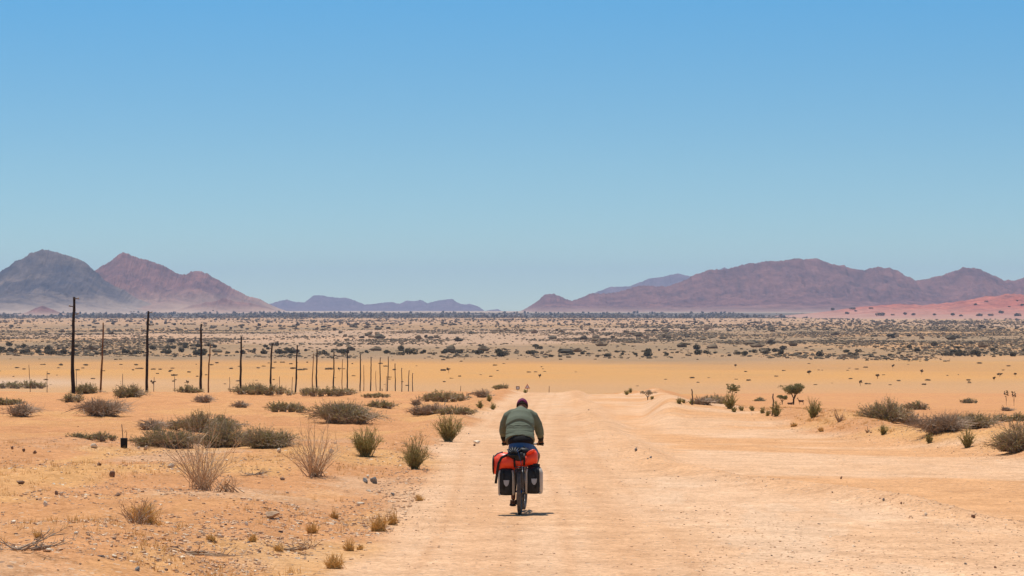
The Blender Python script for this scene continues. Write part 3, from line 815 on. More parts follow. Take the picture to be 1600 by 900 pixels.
# thorn trees
def thorn_tree(px, py, wpx, hpx, Y, label, seed, crown='flat', group=None, mat='olive_grey', dens=1.0):
    p = hit(px, py, Y); k = p.y / F; w, h = wpx * k, hpx * k
    if Y is not None and Y < 800: h = max(h, (HOR - (py - hpx)) * k - p.z)
    rg = random.Random(seed); rng = np.random.default_rng(seed)
    t = MB(); tips = []
    n = 5 if crown != 'split' else 4
    for i in range(n):
        a = 2 * math.pi * i / n + rg.uniform(-.3, .3); q = w * .36 * rg.uniform(.6, 1.1)
        z = h * rg.uniform(.62, .82)
        pts = [(0, 0, -.05), (rg.gauss(0, .01) * w, 0, h * .22), (q * .45 * math.cos(a), q * .45 * math.sin(a), h * .45), (q * math.cos(a), q * math.sin(a), z)]
        t.tube(pts, [w * .022, w * .018, w * .011, w * .004], 6); tips.append(pts)
    P = []; A = []; B = []
    area = int(wpx * hpx * 1.7 * dens) + 150
    for k2 in range(max(14, int(area / 40))):
        pts = tips[rg.randrange(n)]
        c = Vector(pts[2]).lerp(Vector(pts[3]), rg.uniform(.2, 1.1))
        r = w * rg.uniform(.06, .16)
        c += Vector((rg.gauss(0, .09) * w, rg.gauss(0, .09) * w, rg.uniform(-.05, .12) * h))
        m = 40
        dd = norm(rng.normal(size=(m, 3))) * (r * rng.uniform(.3, 1, (m, 1)) ** .5); dd[:, 2] *= .5
        q = np.array(c)[None] + dd; q[:, 2] = np.clip(q[:, 2], h * .28, h)
        P.append(q); A.append(np.repeat(np.array(c)[None], 5, 0)); B.append(q[:5])
    o = empty('thorn_tree', tuple(p))
    t.build('trunk', M['trunk'], o)
    V, Q = leaves(np.concatenate(P), 1.5 * k, rng, .6)
    V2, Q2 = prisms(np.concatenate(A), np.concatenate(B), .004 * w, .002 * w)
    link('crown', np_mesh('crown', np.concatenate([V, V2]), np.concatenate([Q, Q2 + len(V)])), M[mat], o)
    tag(o, label, 'tree', group); return o
thorn_tree(1145, 620, 25, 24, 260, 'small thorn tree with a crown split in two over a bare stem', 4, 'split', mat='dark_green', dens=1.6)
thorn_tree(1240, 637, 40, 38, 330, 'larger spreading thorn tree with two antelope in its shade', 7, dens=2.2, mat='dark_green')
thorn_tree(1222, 629, 22, 16, 333, 'low bushy thorn tree crowding the larger one above the antelope', 8, mat='dark_green', dens=1.6)
thorn_tree(1012, 625, 28, 19, None, 'flat grey thorn bush with a short stem on the right verge by the crest', 9, mat='olive_grey', dens=.7)
for i, (x, y, w, h) in enumerate([(1344,604,7,11),(1371,592,10,9),(1440,585,6,9),(1562,589,9,7),(1586,588,6,6),(1572,617,8,12),(1584,617,8,12),(1264,586,7,7),(1553,596,4,8),
                                  (701,583,7,10),(843,590,6,7),(1395,575,5,7),(205,557,8,8),(293,602,6,8),(240,604,8,9),(1149,574,4,6),(530,580,6,6)]):
    yy = 24.4 * F / (y - HOR) if y < 606 else 420 + i * 6
    o = thorn_tree(x, y, w, h, yy, 'scraggy little tree with bare stem standing alone on the yellow plain', 100 + i, group='scraggy little trees dotted over the yellow plain', mat='plain_leaf', dens=2.0)

def beneath(x):
    for lim, t in ((95, 'below the dark rounded mountain'), (185, 'below the saddle between both left peaks'), (300, 'below the pointed purple mountain'), (440, 'below the sandy foothills'), (620, 'behind the small telephone poles'),
                   (760, 'below the far violet range'), (880, 'straight beyond the cyclist'), (1010, 'below the low end of the long mountain'), (1180, 'below the blue ridge'), (1330, 'below the highest brown crest'), (1470, 'below the red dune start')):
        if x < lim: return t
    return 'below the high red dune'
# low bushes dotted over the plain and the dark trees lining its far side
def far_proto(seed, w, h, dens, mat, trunk=False):
    rng = np.random.default_rng(seed)
    n = int(dens); k = rng.integers(3, 6); P = []
    for j in range(k):
        c = np.array([rng.uniform(-.34, .34) * w, rng.uniform(-.3, .3) * w, h * rng.uniform(.42, .6)])
        q = norm(rng.normal(size=(n // k, 3))) * rng.uniform(.5, 1, (n // k, 1)) ** .4 * np.array([[w * .26, w * .26, h * .45]])
        P.append(c + q)
    P = np.concatenate(P); P[:, 2] = np.clip(P[:, 2], .03 * h, None)
    V, Q = leaves(P, w * .12, rng, .8)
    return np_mesh('foliage', V, Q)
protos_low = [far_proto(300 + i, 2.4, .50, 200, None) for i in range(6)]
for me in protos_low: me.materials.append(M['plain_leaf'])
protos_tree = [far_proto(320 + i, 5.5, 3.2, 420, None) for i in range(7)]
for me in protos_tree: me.materials.append(M['far_leaf'])
rg = random.Random(77)
spots = [(0,580,5),(25,575,9),(38,577,7),(68,570,8),(96,571,9),(122,579,8),(145,592,7),(209,579,7),(213,571,9),(219,577,11),(240,578,8),(250,578,7),(161,580,7),(130,576,7),(135,571,9),(265,581,6),
         (273,587,12),(271,596,8),(290,603,5),(340,568,9),(361,577,8),(412,573,6),(404,576,7),(430,567,8),(441,567,8),(456,577,12),(471,579,12),(477,578,9),(515,578,14),(553,587,7),(480,567,6),
         (606,589,7),(616,579,8),(608,589,6),(651,572,3),(664,560,4),(693,580,10),(718,588,6),(767,588,7),(773,571,7),(777,580,5),(775,560,5),(700,560,7),(725,561,4),(851,581,5),(876,562,7),(848,577,4),
         (1082,591,9),(1150,593,6),(1169,595,10),(1090,598,7),(1404,596,8),(1450,595,10),(1443,602,10),(1480,587,6),(1512,595,9),(1352,574,9),(1369,563,9),(1355,564,6),(1327,575,4),(1300,599,3),(1352,601,8),(1359,601,6),(1420,565,5),(1576,572,8),(1531,568,9),(1380,586,5)]
for i in range(95): spots.append((rg.uniform(-60, 1660) if i % 3 else rg.uniform(-40, 700), 561 + 43 * rg.random() ** 1.5, rg.uniform(3.5, 8) ))
for i, (x, y, w) in enumerate(spots):
    Y = 24.45 * F / (y - HOR); o = bpy.data.objects.new('low_bush', protos_low[i % 6]); col.objects.link(o)
    X = (x - 800) / F * Y; s = w * Y / F / 2.4
    o.location = (X, Y, tz(X, Y) - .02); o.scale = (s, s * rg.uniform(.8, 1.2), s * rg.uniform(.85, 1.35)); o.rotation_euler = (0, 0, rg.uniform(0, 6.3))
    q_ = ('wider' if w > 6.5 else 'tiny' if w < 4.6 else 'small') + ' dark bush on the ' + ('far' if y < 575 else 'middle' if y < 588 else 'near') + ' yellow plain ' + beneath(x)
    tag(o, q_, 'bush', q_)
for i in range(230):
    x = rg.uniform(-40, 1640) if i > 70 else rg.uniform(-40, 760)
    y = rg.gauss(551.5, 1.6) if rg.random() < .55 else rg.uniform(540, 556)
    if x > 780 and rg.random() < .5: y += 4
    y = min(y, 557.5)
    Y = 24.45 * F / (y - HOR); X = (x - 800) / F * Y
    o = bpy.data.objects.new('plain_tree', protos_tree[i % 7]); col.objects.link(o)
    s = rg.choice((.32, .4, .5, .62, .8, .95)) * rg.uniform(.8, 1.1)
    o.location = (X, Y, tz(X, Y) - .1); o.scale = (s * rg.uniform(.9, 1.5), s, s * rg.uniform(.75, 1.15)); o.rotation_euler = (0, 0, rg.uniform(-.4, .4))
    q_ = ('large' if s > .75 else 'low' if s < .42 else 'middling') + ' dark tree ' + ('edging the plain' if y > 549 else 'back in the scrub') + ' ' + beneath(x)
    tag(o, q_, 'tree', q_)

def far_scrub():
    rng = np.random.default_rng(5)
    def area_sample(n, y0, y1, um=.26):
        y = np.sqrt(rng.uniform(y0 ** 2, y1 ** 2, n)); return rng.uniform(-um, um, n) * y, y
    sets = []
    x, y = area_sample(90000, 1340, 3600)
    d = fbm(x / 90, y / 240, 5, 401) + .10 * ss(100, 700, x) - .12 * ss(2400, 3600, y) + .05 * np.exp(-((y - 1600) / 130.) ** 2) - .34 * (1 - ss(1340, 1600, y + 260 * (fbm(x / 160, y / 200, 3, 409) - .5)))
    k = rng.uniform(0, 1, len(x)) < .05 * ss(1400, 1700, y) + .9 * ss(.43, .64, d); sets.append((x[k], y[k], .6 + 2.0 * rng.uniform(0, 1, k.sum()) ** 2, .40))
    x, y = area_sample(56000, 3300, 9300)
    side = ss(200, 1800, x * 3000 / y)
    d = fbm(x / 260, y / 900, 5, 403) + .16 * side - .06 * ss(4200, 5200, y) * (1 - side)
    k = rng.uniform(0, 1, len(x)) < .05 + .62 * ss(.45, .66, d); sets.append((x[k], y[k], 1.6 + 2.8 * rng.uniform(0, 1, k.sum()) ** 1.5, .5))
    x, y = area_sample(3600, 1600, 9000)
    k = rng.uniform(0, 1, len(x)) < ss(.42, .6, fbm(x / 120, y / 400, 4, 405)); sets.append((x[k], y[k], rng.uniform(4, 7.5, k.sum()), .55))
    x, y = area_sample(13000, 8600, 12500); d = fbm(x / 300, y / 900, 4, 407)
    k = rng.uniform(0, 1, len(x)) < .25 + .75 * ss(.35, .55, d); sets.append((x[k], y[k], rng.uniform(5, 11, k.sum()), .75))
    X = np.concatenate([s[0] for s in sets]); Y = np.concatenate([s[1] for s in sets]); Wd = np.concatenate([s[2] for s in sets])
    Hh = np.concatenate([s[2] * s[3] * (rng.uniform(.6, 1.2, len(s[0])) if s[3] < .7 else .3 + 1.5 * rng.uniform(0, 1, len(s[0])) ** 3) for s in sets])
    ondune = (X > (1240 - 800) / F * 9500) & (Y > 7400)
    keep = ~ondune | (rng.uniform(0, 1, len(X)) < .04)
    X, Y, Wd, Hh = X[keep], Y[keep], Wd[keep], Hh[keep]
    Z = terrain(X, Y); n = len(X); m = 6
    ang = np.arange(m) / m * 2 * math.pi
    rings = []
    for zr, rr in ((0.0, .62), (.42, 1.0), (.85, .62)):
        r = Wd[:, None] * .5 * rr * rng.uniform(.65, 1.25, (n, m)); st = rng.uniform(.8, 1.5, (n, 1))
        rings.append(np.stack([X[:, None] + r * np.cos(ang) * st, Y[:, None] + r * np.sin(ang), Z[:, None] + Hh[:, None] * zr * rng.uniform(.75, 1.2, (n, m)) - (.2 if zr == 0 else 0)], -1))
    V = np.concatenate(rings, 1).reshape(-1, 3)
    i = (np.arange(n) * 3 * m)[:, None, None] + np.arange(2)[None, :, None] * m + np.arange(m)[None, None, :]
    j = (np.arange(n) * 3 * m)[:, None, None] + np.arange(2)[None, :, None] * m + ((np.arange(m) + 1) % m)[None, None, :]
    Q = np.stack([i, j, j + m, i + m], -1).reshape(-1, 4)
    i0 = (np.arange(n) * 3 * m + 2 * m)[:, None]
    cap = np.concatenate([i0 + np.array([[0, 1, 2, 3]]), i0 + np.array([[0, 3, 4, 5]])], 0)
    me = np_mesh('distant_scrub', V, np.concatenate([Q, cap]), False)
    tag(link('distant_scrub', me, M['far_scrub']), 'dark scrub and trees scattered over the far country as one mass', kind='stuff')
    print('scrub', n)
M['far_scrub'] = leafy('far_scrub_leaves', (.12, .092, .055), (.25, .18, .10), (.40, .27, .155))
far_scrub()
# trees standing out on the red dune slope
for i, (x, y, w) in enumerate([(1299,485,10),(1332,484,9),(1338,487,6),(1361,483,7),(1523,477,8),(1577,481,7),(1597,478,8),(1588,471,6),(1541,472,6),(1566,490,11),(1548,494,9),(1487,493,10),(1460,493,8),(1427,493,9),(1412,492,10),(1375,494,14),(1325,491,9),(1395,493,6),(1500,495,9),(1590,496,16),(1530,496,14)]):
    Y = 8900 if y < 489 else 8000; X = (x - 800) / F * Y
    o = bpy.data.objects.new('dune_tree', protos_tree[i % 7]); col.objects.link(o)
    zz = -(y - HOR) / F * Y; s = w * Y / F / 5.5 * .8
    DT = globals().setdefault('DUNE_TREES', []); DT.append((o, X, Y, s))
    o.scale = (s * 1.2, s, s * .9); o.location = (X, Y, zz)
    tag(o, 'far dark tree seen against the red dune slope', 'tree', 'dark trees on and below the red dune')

# ---------------------------------------------------------------- stones
def rock_mesh(seed, flat=.6, sub=2, sharp=.28):
    bm = bmesh.new(); bmesh.ops.create_icosphere(bm, subdivisions=sub, radius=.5)
    rg = random.Random(seed); planes = [(Vector((rg.gauss(0, 1), rg.gauss(0, 1), rg.gauss(0, 1))).normalized(), rg.uniform(.17, .38)) for _ in range(11)]
    for v in bm.verts:
        for n_, d_ in planes:
            q = v.co.dot(n_)
            if q > d_: v.co -= n_ * (q - d_) * .9
        v.co += Vector((rg.gauss(0, .012), rg.gauss(0, .012), rg.gauss(0, .012)))
        v.co.z *= flat
    me = bpy.data.meshes.new('rock'); bm.to_mesh(me); bm.free(); return me
M['rock_pale'] = simple('pale_quartz_stone', (.72, .55, .38), .8, var=.3, scale=8, bump=.3)
M['rock_white'] = simple('white_quartz_stone', (.90, .72, .50), .7, var=.2, scale=8, bump=.3)
M['rock_grey'] = simple('blue_grey_stone', (.34, .31, .27), .8, var=.4, scale=9, bump=.3)
M['rock_darkbrown'] = simple('rusty_brown_stone', (.30, .165, .095), .8, var=.4, scale=9, bump=.3)
M['rock_tan'] = simple('tan_stone', (.60, .38, .22), .85, var=.3, scale=9, bump=.3)
def rock(px, py, wpx, hpx, mat, label, group=None, seed=None, name='rock'):
    p = hit(px, py); k = p.y / F; seed = seed or int(px + py * 3)
    me = rock_mesh(seed, 1.0)
    o = link(name, me, M[mat]); w, h = wpx * k, hpx * k
    o.scale = (w, w * .8, h * 1.25); o.rotation_euler = (0, 0, (seed * .37) % 6.28); o.location = (p.x, p.y, p.z + h * .36)
    tag(o, label, 'rock', group); return o
ROCKS = [
 (571,756,13,10,'rock_grey','dark blue-grey rock, left half of the rock pair near the road edge'),
 (585,756,17,12,'rock_grey','larger blue-grey rock, right half of the pair near the road edge'),
 (575,747,9,6,'rock_white','small white stone perched behind the blue-grey rock pair'),
 (577,769,14,5,'rock_pale','flat pale greenish stone just in front of the blue-grey rock pair'),
 (614,776,9,7,'rock_grey','dark blue angular stone alone between the rock pair and the straw tufts'),
 (565,788,19,5,'rock_pale','long flat cream stone on the bank above the double straw tuft'),
 (426,812,30,13,'rock_tan','big wedge shaped tan rock half buried on the bank'),
 (385,824,12,8,'rock_white','round cream stone left of the wedge shaped tan rock'),
 (71,793,10,9,'rock_white','round white ball-like stone on the near left sand'),
 (97,774,9,7,'rock_pale','pale stone touching a brown one on the near left sand'),
 (89,773,11,8,'rock_darkbrown','brown stone touching a pale one on the near left sand'),
 (21,818,13,7,'rock_white','elongated white stone above the fallen dead twigs'),
 (119,838,9,5,'rock_white','small square white stone right of the fallen dead twigs'),
 (76,863,18,7,'rock_white','flat grey-white stone lying under the fallen dead twigs'),
 (216,893,11,9,'rock_grey','greenish grey stone at the very bottom of the left sand'),
 (180,876,11,6,'rock_pale','pale stone between the fallen twigs and the greenish grey stone'),
 (177,745,13,12,'rock_darkbrown','dark rusty clod on the bank below the black marker box'),
 (156,730,13,7,'rock_darkbrown','low brown stone uphill of the dark rusty clod'),
 (32,757,20,9,'rock_darkbrown','brown crumbled clods at the left margin of the bank'),
 (186,776,13,8,'rock_darkbrown','dark brown stone above the brittle brown shrub'),
 (148,700,14,8,'rock_white','bright pale stone at the edge of the bank left of the marker box'),
 (228,704,10,9,'rock_pale','upright cream stone on the bank edge right of the marker box'),
 (217,702,8,5,'rock_pale','small cream stone between the marker box and the upright cream one'),
 (268,731,14,8,'rock_pale','pale stone seen through the base of the tall bare dry shrub'),
 (441,751,13,6,'rock_darkbrown','dark hollow looking stone left of the feathery dry shrub foot'),
 (437,707,12,9,'rock_pale','pale lump at the near foot of the biggest thicket'),
 (517,709,12,9,'rock_pale','pale round stone beside the feathery dry shrub'),
 (745,693,13,6,'rock_white','pale flat stone at the left road edge level with the cyclist hips'),
 (741,697,6,5,'rock_darkbrown','dark chip leaning on the pale flat stone at the left road edge'),
 (994,705,7,6,'rock_grey','grey stone at the end of the dark grit line in the windrow'),
 (1017,717,6,4,'rock_grey','dark stone just past the grit line in the windrow'),
 (1314,749,6,6,'rock_darkbrown','dark stone at the edge where the windrow meets the smooth track'),
 (1380,783,7,5,'rock_grey','blue-black stone on the windrow slope'),
 (1408,790,6,5,'rock_darkbrown','brown stone left of its darker neighbour on the windrow slope'),
 (1521,811,9,7,'rock_darkbrown','largest dark rusty stone on the windrow near the right margin'),
 (1447,808,8,6,'rock_pale','cream stone on the windrow near the largest dark rusty one'),
 (1508,884,7,4,'rock_grey','bluish stone near the bottom right of the track'),
 (1555,889,7,4,'rock_darkbrown','brown stone near the bottom right of the track'),
 (37,706,7,6,'rock_darkbrown','dark clod second of the row along the bank edge at the left'),
 (20,704,6,5,'rock_darkbrown','dark clod first of the row along the bank edge at the left'),
 (55,709,9,7,'rock_darkbrown','dark clod last and largest of the row along the bank edge at the left'),
]
for r in ROCKS: rock(*r[:6])
protos_rock = {m: [] for m in ('rock_pale', 'rock_grey', 'rock_darkbrown', 'rock_tan')}
for mname in protos_rock:
    for i in range(3):
        me = rock_mesh(500 + i * 7 + len(mname), .62, 1); me.materials.append(M[mname]); protos_rock[mname].append(me)
WORDS = {'rock_pale': 'small pale stone', 'rock_grey': 'small grey stone', 'rock_darkbrown': 'small dark brown stone', 'rock_tan': 'small tan stone'}
LM = [(20,760,'the left margin'),(60,850,'the fallen twigs'),(194,700,'the marker box'),(90,790,'the round white stone'),(316,765,'the tall dry shrub'),(216,820,'the brittle brown shrub'),(492,745,'the feathery dry shrub'),(571,715,'the wide green shrub'),(648,735,'the narrow green shrub'),(700,690,'the farthest green shrub'),(578,755,'the grey rock pair'),(426,812,'the wedge shaped rock'),(600,830,'the double straw tuft'),(523,890,'the golden straw cushion'),(400,880,'the bottom edge'),(180,880,'the greenish grey stone'),(757,632,'the little green shrubs'),(900,630,'the crest'),(960,690,'its dark grit line'),(1010,720,'its bend'),(1200,740,'its middle'),(1314,749,'its dark edge stone'),(1408,790,'its brown stones'),(1521,811,'its largest dark stone'),(1590,850,'the right margin'),(1271,654,'the tall green shrub'),(1380,681,'the bright green tuft'),(1452,693,'the wide brown bush'),(1511,701,'the dark green upright shrub'),(1590,706,'the bush at the margin'),(1213,652,'the brownish green shrub')]
def stray(n, where, place, rfun):
    k = 0; tries = 0
    while k < n and tries < 60 * n:
        tries += 1
        px, py, s = rfun()
        p = hit(px, py)
        if not where(p): continue
        mname = rg.choices(list(WORDS), (5, 2, 3, 3))[0]
        o = bpy.data.objects.new('stone', rg.choice(protos_rock[mname])); col.objects.link(o)
        w = s * p.y / F
        o.scale = (w * rg.uniform(.8, 1.3), w, w * rg.uniform(.7, 1.1)); o.rotation_euler = (rg.uniform(-.3, .3), rg.uniform(-.3, .3), rg.uniform(0, 6.3)); o.location = (p.x, p.y, p.z + w * .15)
        nb = min(LM, key=lambda t: (t[0] - px) ** 2 + 4 * (t[1] - py) ** 2)
        q_ = ('bigger ' if s > 4.2 else '') + WORDS[mname].replace('small ', 'little ' if s < 3.1 else 'small ') + ' ' + place + ' near ' + nb[2]
        tag(o, q_, 'stone', q_); k += 1
rg = random.Random(31)
stray(150, lambda p: p.x < float(road_l(p.y)) + .2, 'on the near left bank', lambda: (rg.uniform(0, 740), 700 + 200 * rg.random(), 2.5 + 4 * rg.random() ** 3))
stray(45, lambda p: abs(p.x - float(rid_x(p.y))) < 1.3 and p.x > 2, 'in the windrow', lambda: (rg.uniform(880, 1600), rg.uniform(640, 880), 2.2 + 2.6 * rg.random() ** 2))
stray(60, lambda p: float(road_r(p.y)) - .5 < p.x < float(road_r(p.y)) + 6, 'on the right verge', lambda: (rg.uniform(1150, 1600), rg.uniform(650, 730), 2.0 + 2.6 * rg.random() ** 2))
stray(25, lambda p: p.x < float(road_l(p.y)) + .4 and p.y > 70, 'on the far left verge', lambda: (rg.uniform(640, 790), rg.uniform(625, 720), 2.0 + 2.6 * rg.random() ** 2))
def gravel():
    rng = np.random.default_rng(9); n = 130000
    y = 1 / rng.uniform(1 / 135., 1 / 30., n); x = rng.uniform(-.19, .19, n) * y
    L_, Rr, rx = road_l(y), road_r(y), rid_x(y)
    dl, dr, dx = L_ - x, x - Rr, x - rx
    cl = fbm(x * .6, y * .22, 4, 501)
    dens = .06 + 1.0 * (dl > 0) * (y < 80) * ss(.4, .6, cl) + .7 * np.exp(-((dl - .4) / .9) ** 2) * ss(.35, .6, cl) + .8 * np.exp(-(dx / .8) ** 2) * ss(.35, .6, cl) + 1.3 * np.exp(-((dr - 1.2) / 2.2) ** 2) \
        + .16 * (x > 2) * (dx < 0) * (y < 60) * ss(.35, .6, cl)
    dens = np.where((dx > 1.2) & (dr < -.8), .04, dens)
    k = rng.uniform(0, 1, n) < dens * .62; x, y = x[k], y[k]; n = len(x)
    s = .005 + (.018 + .018 * (dl > 0)[k] + .010 * (dr > -.5)[k]) * rng.uniform(0, 1, n) ** 4 + y * .00006
    z = terrain(x, y)
    D = np.array([[a_, b_, c_] for c_ in (-1, 1) for a_, b_ in ((-1, -1), (1, -1), (1, 1), (-1, 1))], dtype=float)
    dim = np.stack([rng.uniform(.6, 1.1, n), rng.uniform(.5, .9, n), rng.uniform(.2, .45, n)], 1)[:, None, :]
    Vr = (D[None] * np.where(D[None, :, 2:3] > 0, .72, 1.0) ** np.array([1, 1, 0]) + rng.uniform(-.38, .38, (n, 8, 3))) * dim * s[:, None, None] * .8
    a = rng.uniform(0, 6.3, n)
    V = np.stack([x, y, z + s * .12], 1)[:, None] + np.stack([Vr[..., 0] * np.cos(a)[:, None] - Vr[..., 1] * np.sin(a)[:, None], Vr[..., 0] * np.sin(a)[:, None] + Vr[..., 1] * np.cos(a)[:, None], Vr[..., 2]], -1)
    T = np.array([[3,2,1,0],[4,5,6,7],[0,1,5,4],[1,2,6,5],[2,3,7,6],[3,0,4,7]])
    Fq = (np.arange(n) * 8)[:, None, None] + T[None]
    me = np_mesh('gravel', V.reshape(-1, 3), Fq.reshape(-1, 4))
    M['gravel'] = leafy('gravel_stones', 0, 0, 0, 0, [(0, (.14, .095, .075)), (.06, (.40, .23, .13)), (.14, (.62, .37, .195)), (.80, (.70, .45, .26)), (.9, (.86, .64, .41)), (1, (.9, .72, .50))])
    tag(link('gravel', me, M['gravel']), 'loose gravel and grit strewn over verges and windrow', kind='stuff'); print('gravel', n)
gravel()
#@@PART3
# ---------------------------------------------------------------- telephone poles
M['tar_wood'] = simple('tarred_pole_wood', (.050, .036, .030), .85, var=.5, scale=5)
M['rust_wood'] = simple('weathered_brown_wood', (.26, .125, .055), .85, var=.45, scale=5)
M['grey_wood'] = simple('grey_stake_wood', (.17, .12, .085), .9, var=.4, scale=8)
M['iron'] = simple('rusty_iron', (.12, .075, .055), .7, var=.3)
M['porcelain'] = simple('pale_insulator', (.45, .42, .38), .3, .5)
def crooked(b, h, r0, r1, lean, rg, n=14, sides=8):
    pts = [(0, 0, -.4)]; ox = oy = 0
    for i in range(n + 1):
        t = i / n; ox += rg.gauss(0, .022); oy += rg.gauss(0, .02)
        pts.append((lean * t * h + ox * min(1, t * 4), oy, h * t))
    b.tube(pts, [r0] + [(r0 + (r1 - r0) * i / n) * rg.uniform(.9, 1.1) for i in range(n + 1)], sides)
    return pts
TOPS = [(118, 464), (233, 486), (315.5, 506), (377, 526), (424.5, 536.5), (463.5, 539), (495.5, 545.5), (521.5, 549), (543.5, 546), (563.5, 553), (579.5, 557.5), (594, 558.5), (606, 557), (618, 568), (628.5, 575), (638.3, 578.6), (645.5, 583)]
ORD = ['nearest and tallest', 'second', 'third', 'fourth', 'fifth', 'sixth', 'seventh', 'eighth', 'ninth', 'tenth', 'eleventh', 'twelfth', 'thirteenth', 'fourteenth', 'fifteenth', 'sixteenth', 'last and smallest']
rg = random.Random(19)
for i, (px, py) in enumerate(TOPS):
    Y = 186 + 38.1 * i
    basex = [115, 229.5, 314, 376, 423, 461.5, 495, 520.5, 542.5, 562.5, 579, 594, 605, 618, 628, 638, 645][i]
    X = (basex - 800) / F * Y; z = tz(X, Y); top = (HOR - py) / F * Y; h = top - z
    o = empty('telephone_pole', (X, Y, z))
    shaft = MB(); pts = crooked(shaft, h, .125, .085, (px - basex) / F * Y / h, rg)
    shaft.build('shaft', M['tar_wood'], o)
    for j, (dz, s) in enumerate(((.12, 1), (.62, -1), (1.12, 1))):
        if i > 9 and j: continue
        x0 = pts[-1][0] * (1 - dz / h)
        a = MB(); a.tube([(x0 + s * .02, -.02, h - dz), (x0 + s * .32, -.02, h - dz + .01)], .034, 6)
        br = a.build('bracket', M['iron'], o)
        c = MB(); c.tube([(x0 + s * .28, -.02, h - dz + .0), (x0 + s * .28, -.02, h - dz + .06), (x0 + s * .28, -.02, h - dz + .13)], [.05, .06, .03], 8); c.build('insulator', M['porcelain'], br)
    lab = {0: 'nearest and tallest dark telephone pole, standing before the dark mountain', 16: 'last and smallest dark telephone pole at the far end of the row'}.get(i, ORD[i] + ' dark telephone pole of the row, counted from the tallest')
    tag(o, lab, 'telephone pole', 'telephone poles in a row beside the track')
THIN = [(160.5, 504, 157, 189, 'thin rusty brown post between the two tallest telephone poles'), (329, 538, 325.5, 255, 'thin leaning brown post just right of the third telephone pole'),
        (488.5, 552, 488, 375, 'thin brown post just left of the seventh telephone pole'), (535, 561, 534.5, 455, 'thin brown post between the eighth and ninth telephone poles'),
        (569, 570, 568.5, 546, 'thin brown post beside the tenth telephone pole'), (588, 579, 588, 640, 'thin short post between the eleventh and twelfth telephone poles'), (604, 587, 603.5, 735, 'shortest thin post just left of the thirteenth telephone pole')]
for px, py, bx_, Y, lab in THIN:
    X = (bx_ - 800) / F * Y; z = tz(X, Y); h = (HOR - py) / F * Y - z
    b = MB(); crooked(b, h, .075, .045, (px - bx_) / F * Y / h, rg, 10, 6)
    o = b.build('wooden_post', M['rust_wood']); o.location = (X, Y, z); tag(o, lab, 'post', 'thin brown posts between the telephone poles')
for i, (px, pt, lab) in enumerate([(47.5, 570, 'short grey fence stake leftmost on the yellow plain'), (74, 580, 'short grey fence stake second from the left margin'), (119, 578, 'thin fence stake close beside the tallest telephone pole'), (192, 584, 'fence stake between the thin brown post and the second telephone pole'),
        (240, 589, 'fence stake just right of the second telephone pole'), (273.5, 588, 'fence stake under a flat dark bush midway between two telephone poles'), (360, 589, 'fence stake just left of the fourth telephone pole'), (436, 588, 'fence stake right of the fifth telephone pole'), (456, 589, 'fence stake just left of the sixth telephone pole'),
        (596, 607, 'stubby stake under the twelfth telephone pole'), (719, 603, 'tiny stake alone on the flat left of the road signs'), (858, 603, 'tiny stake right of the warning sign'), (1081, 608, 'wooden stake on the right verge above the grey olive bush'), (1206, 615, 'tall wooden stake before the thorn tree with antelope')]):
    Y = 400 if i < 9 else (300, 420, 420, None, None)[i - 9]
    if Y is None:
        p = hit(px, (633, 650)[i - 12]); Y = p.y
    X = (px - 800) / F * Y; z = tz(X, Y); h = (HOR - pt) / F * Y - z
    b = MB(); crooked(b, h, .05 if i < 12 else .03, .035 if i < 12 else .022, rg.uniform(-.03, .03), rg, 6, 6)
    o = b.build('fence_stake', M['grey_wood']); o.location = (X, Y, z); tag(o, lab, 'stake', 'old fence stakes')

# road signs at the crest
M['sign_white'] = simple('sign_white', (.75, .73, .70), .5, var=.05); M['sign_red'] = simple('sign_red', (.55, .07, .05), .5, var=.1); M['sign_back'] = simple('sign_back_metal', (.20, .13, .10), .5, var=.2)
def road_sign(px, py, Y, tri, lab):
    X = (px - 800) / F * Y; z = tz(X, Y); zc = (HOR - py) / F * Y - z
    o = empty('road_sign', (X, Y, z))
    b = MB(); b.tube([(0, 0.03, -.3), (0, .03, zc + .2)], .035, 8); b.build('post', M['iron'], o)
    if tri:
        def prism(s, y0, y1):
            q = MB(); v = [(-.5 * s, 0, zc - .3 * s), (.5 * s, 0, zc - .3 * s), (0, 0, zc + .57 * s)]
            return q.add([(x, y0, z_) for x, _, z_ in v] + [(x, y1, z_) for x, _, z_ in v], [(0, 1, 2), (5, 4, 3), (0, 3, 4, 1), (1, 4, 5, 2), (2, 5, 3, 0)])
        prism(.80, -.01, .01).build('red_border', M['sign_red'], o, smooth=False)
        prism(.52, -.02, -.012).build('white_face', M['sign_white'], o, smooth=False)
    else:
        b = MB(); b.box((0, 0, zc), (.55, .02, .5)); b.build('panel', M['sign_back'], o, smooth=False, bevel=.004)
        b = MB(); b.box((0, -.015, zc), (.36, .006, .3)); b.build('sign_face', M['sign_white'], o, smooth=False)
    tag(o, lab, 'road sign')
road_sign(824, 604.5, 430, True, 'triangular red and white warning sign at the crest of the track')
road_sign(809, 606, 430, False, 'small square dull sign on a post left of the triangular warning sign')

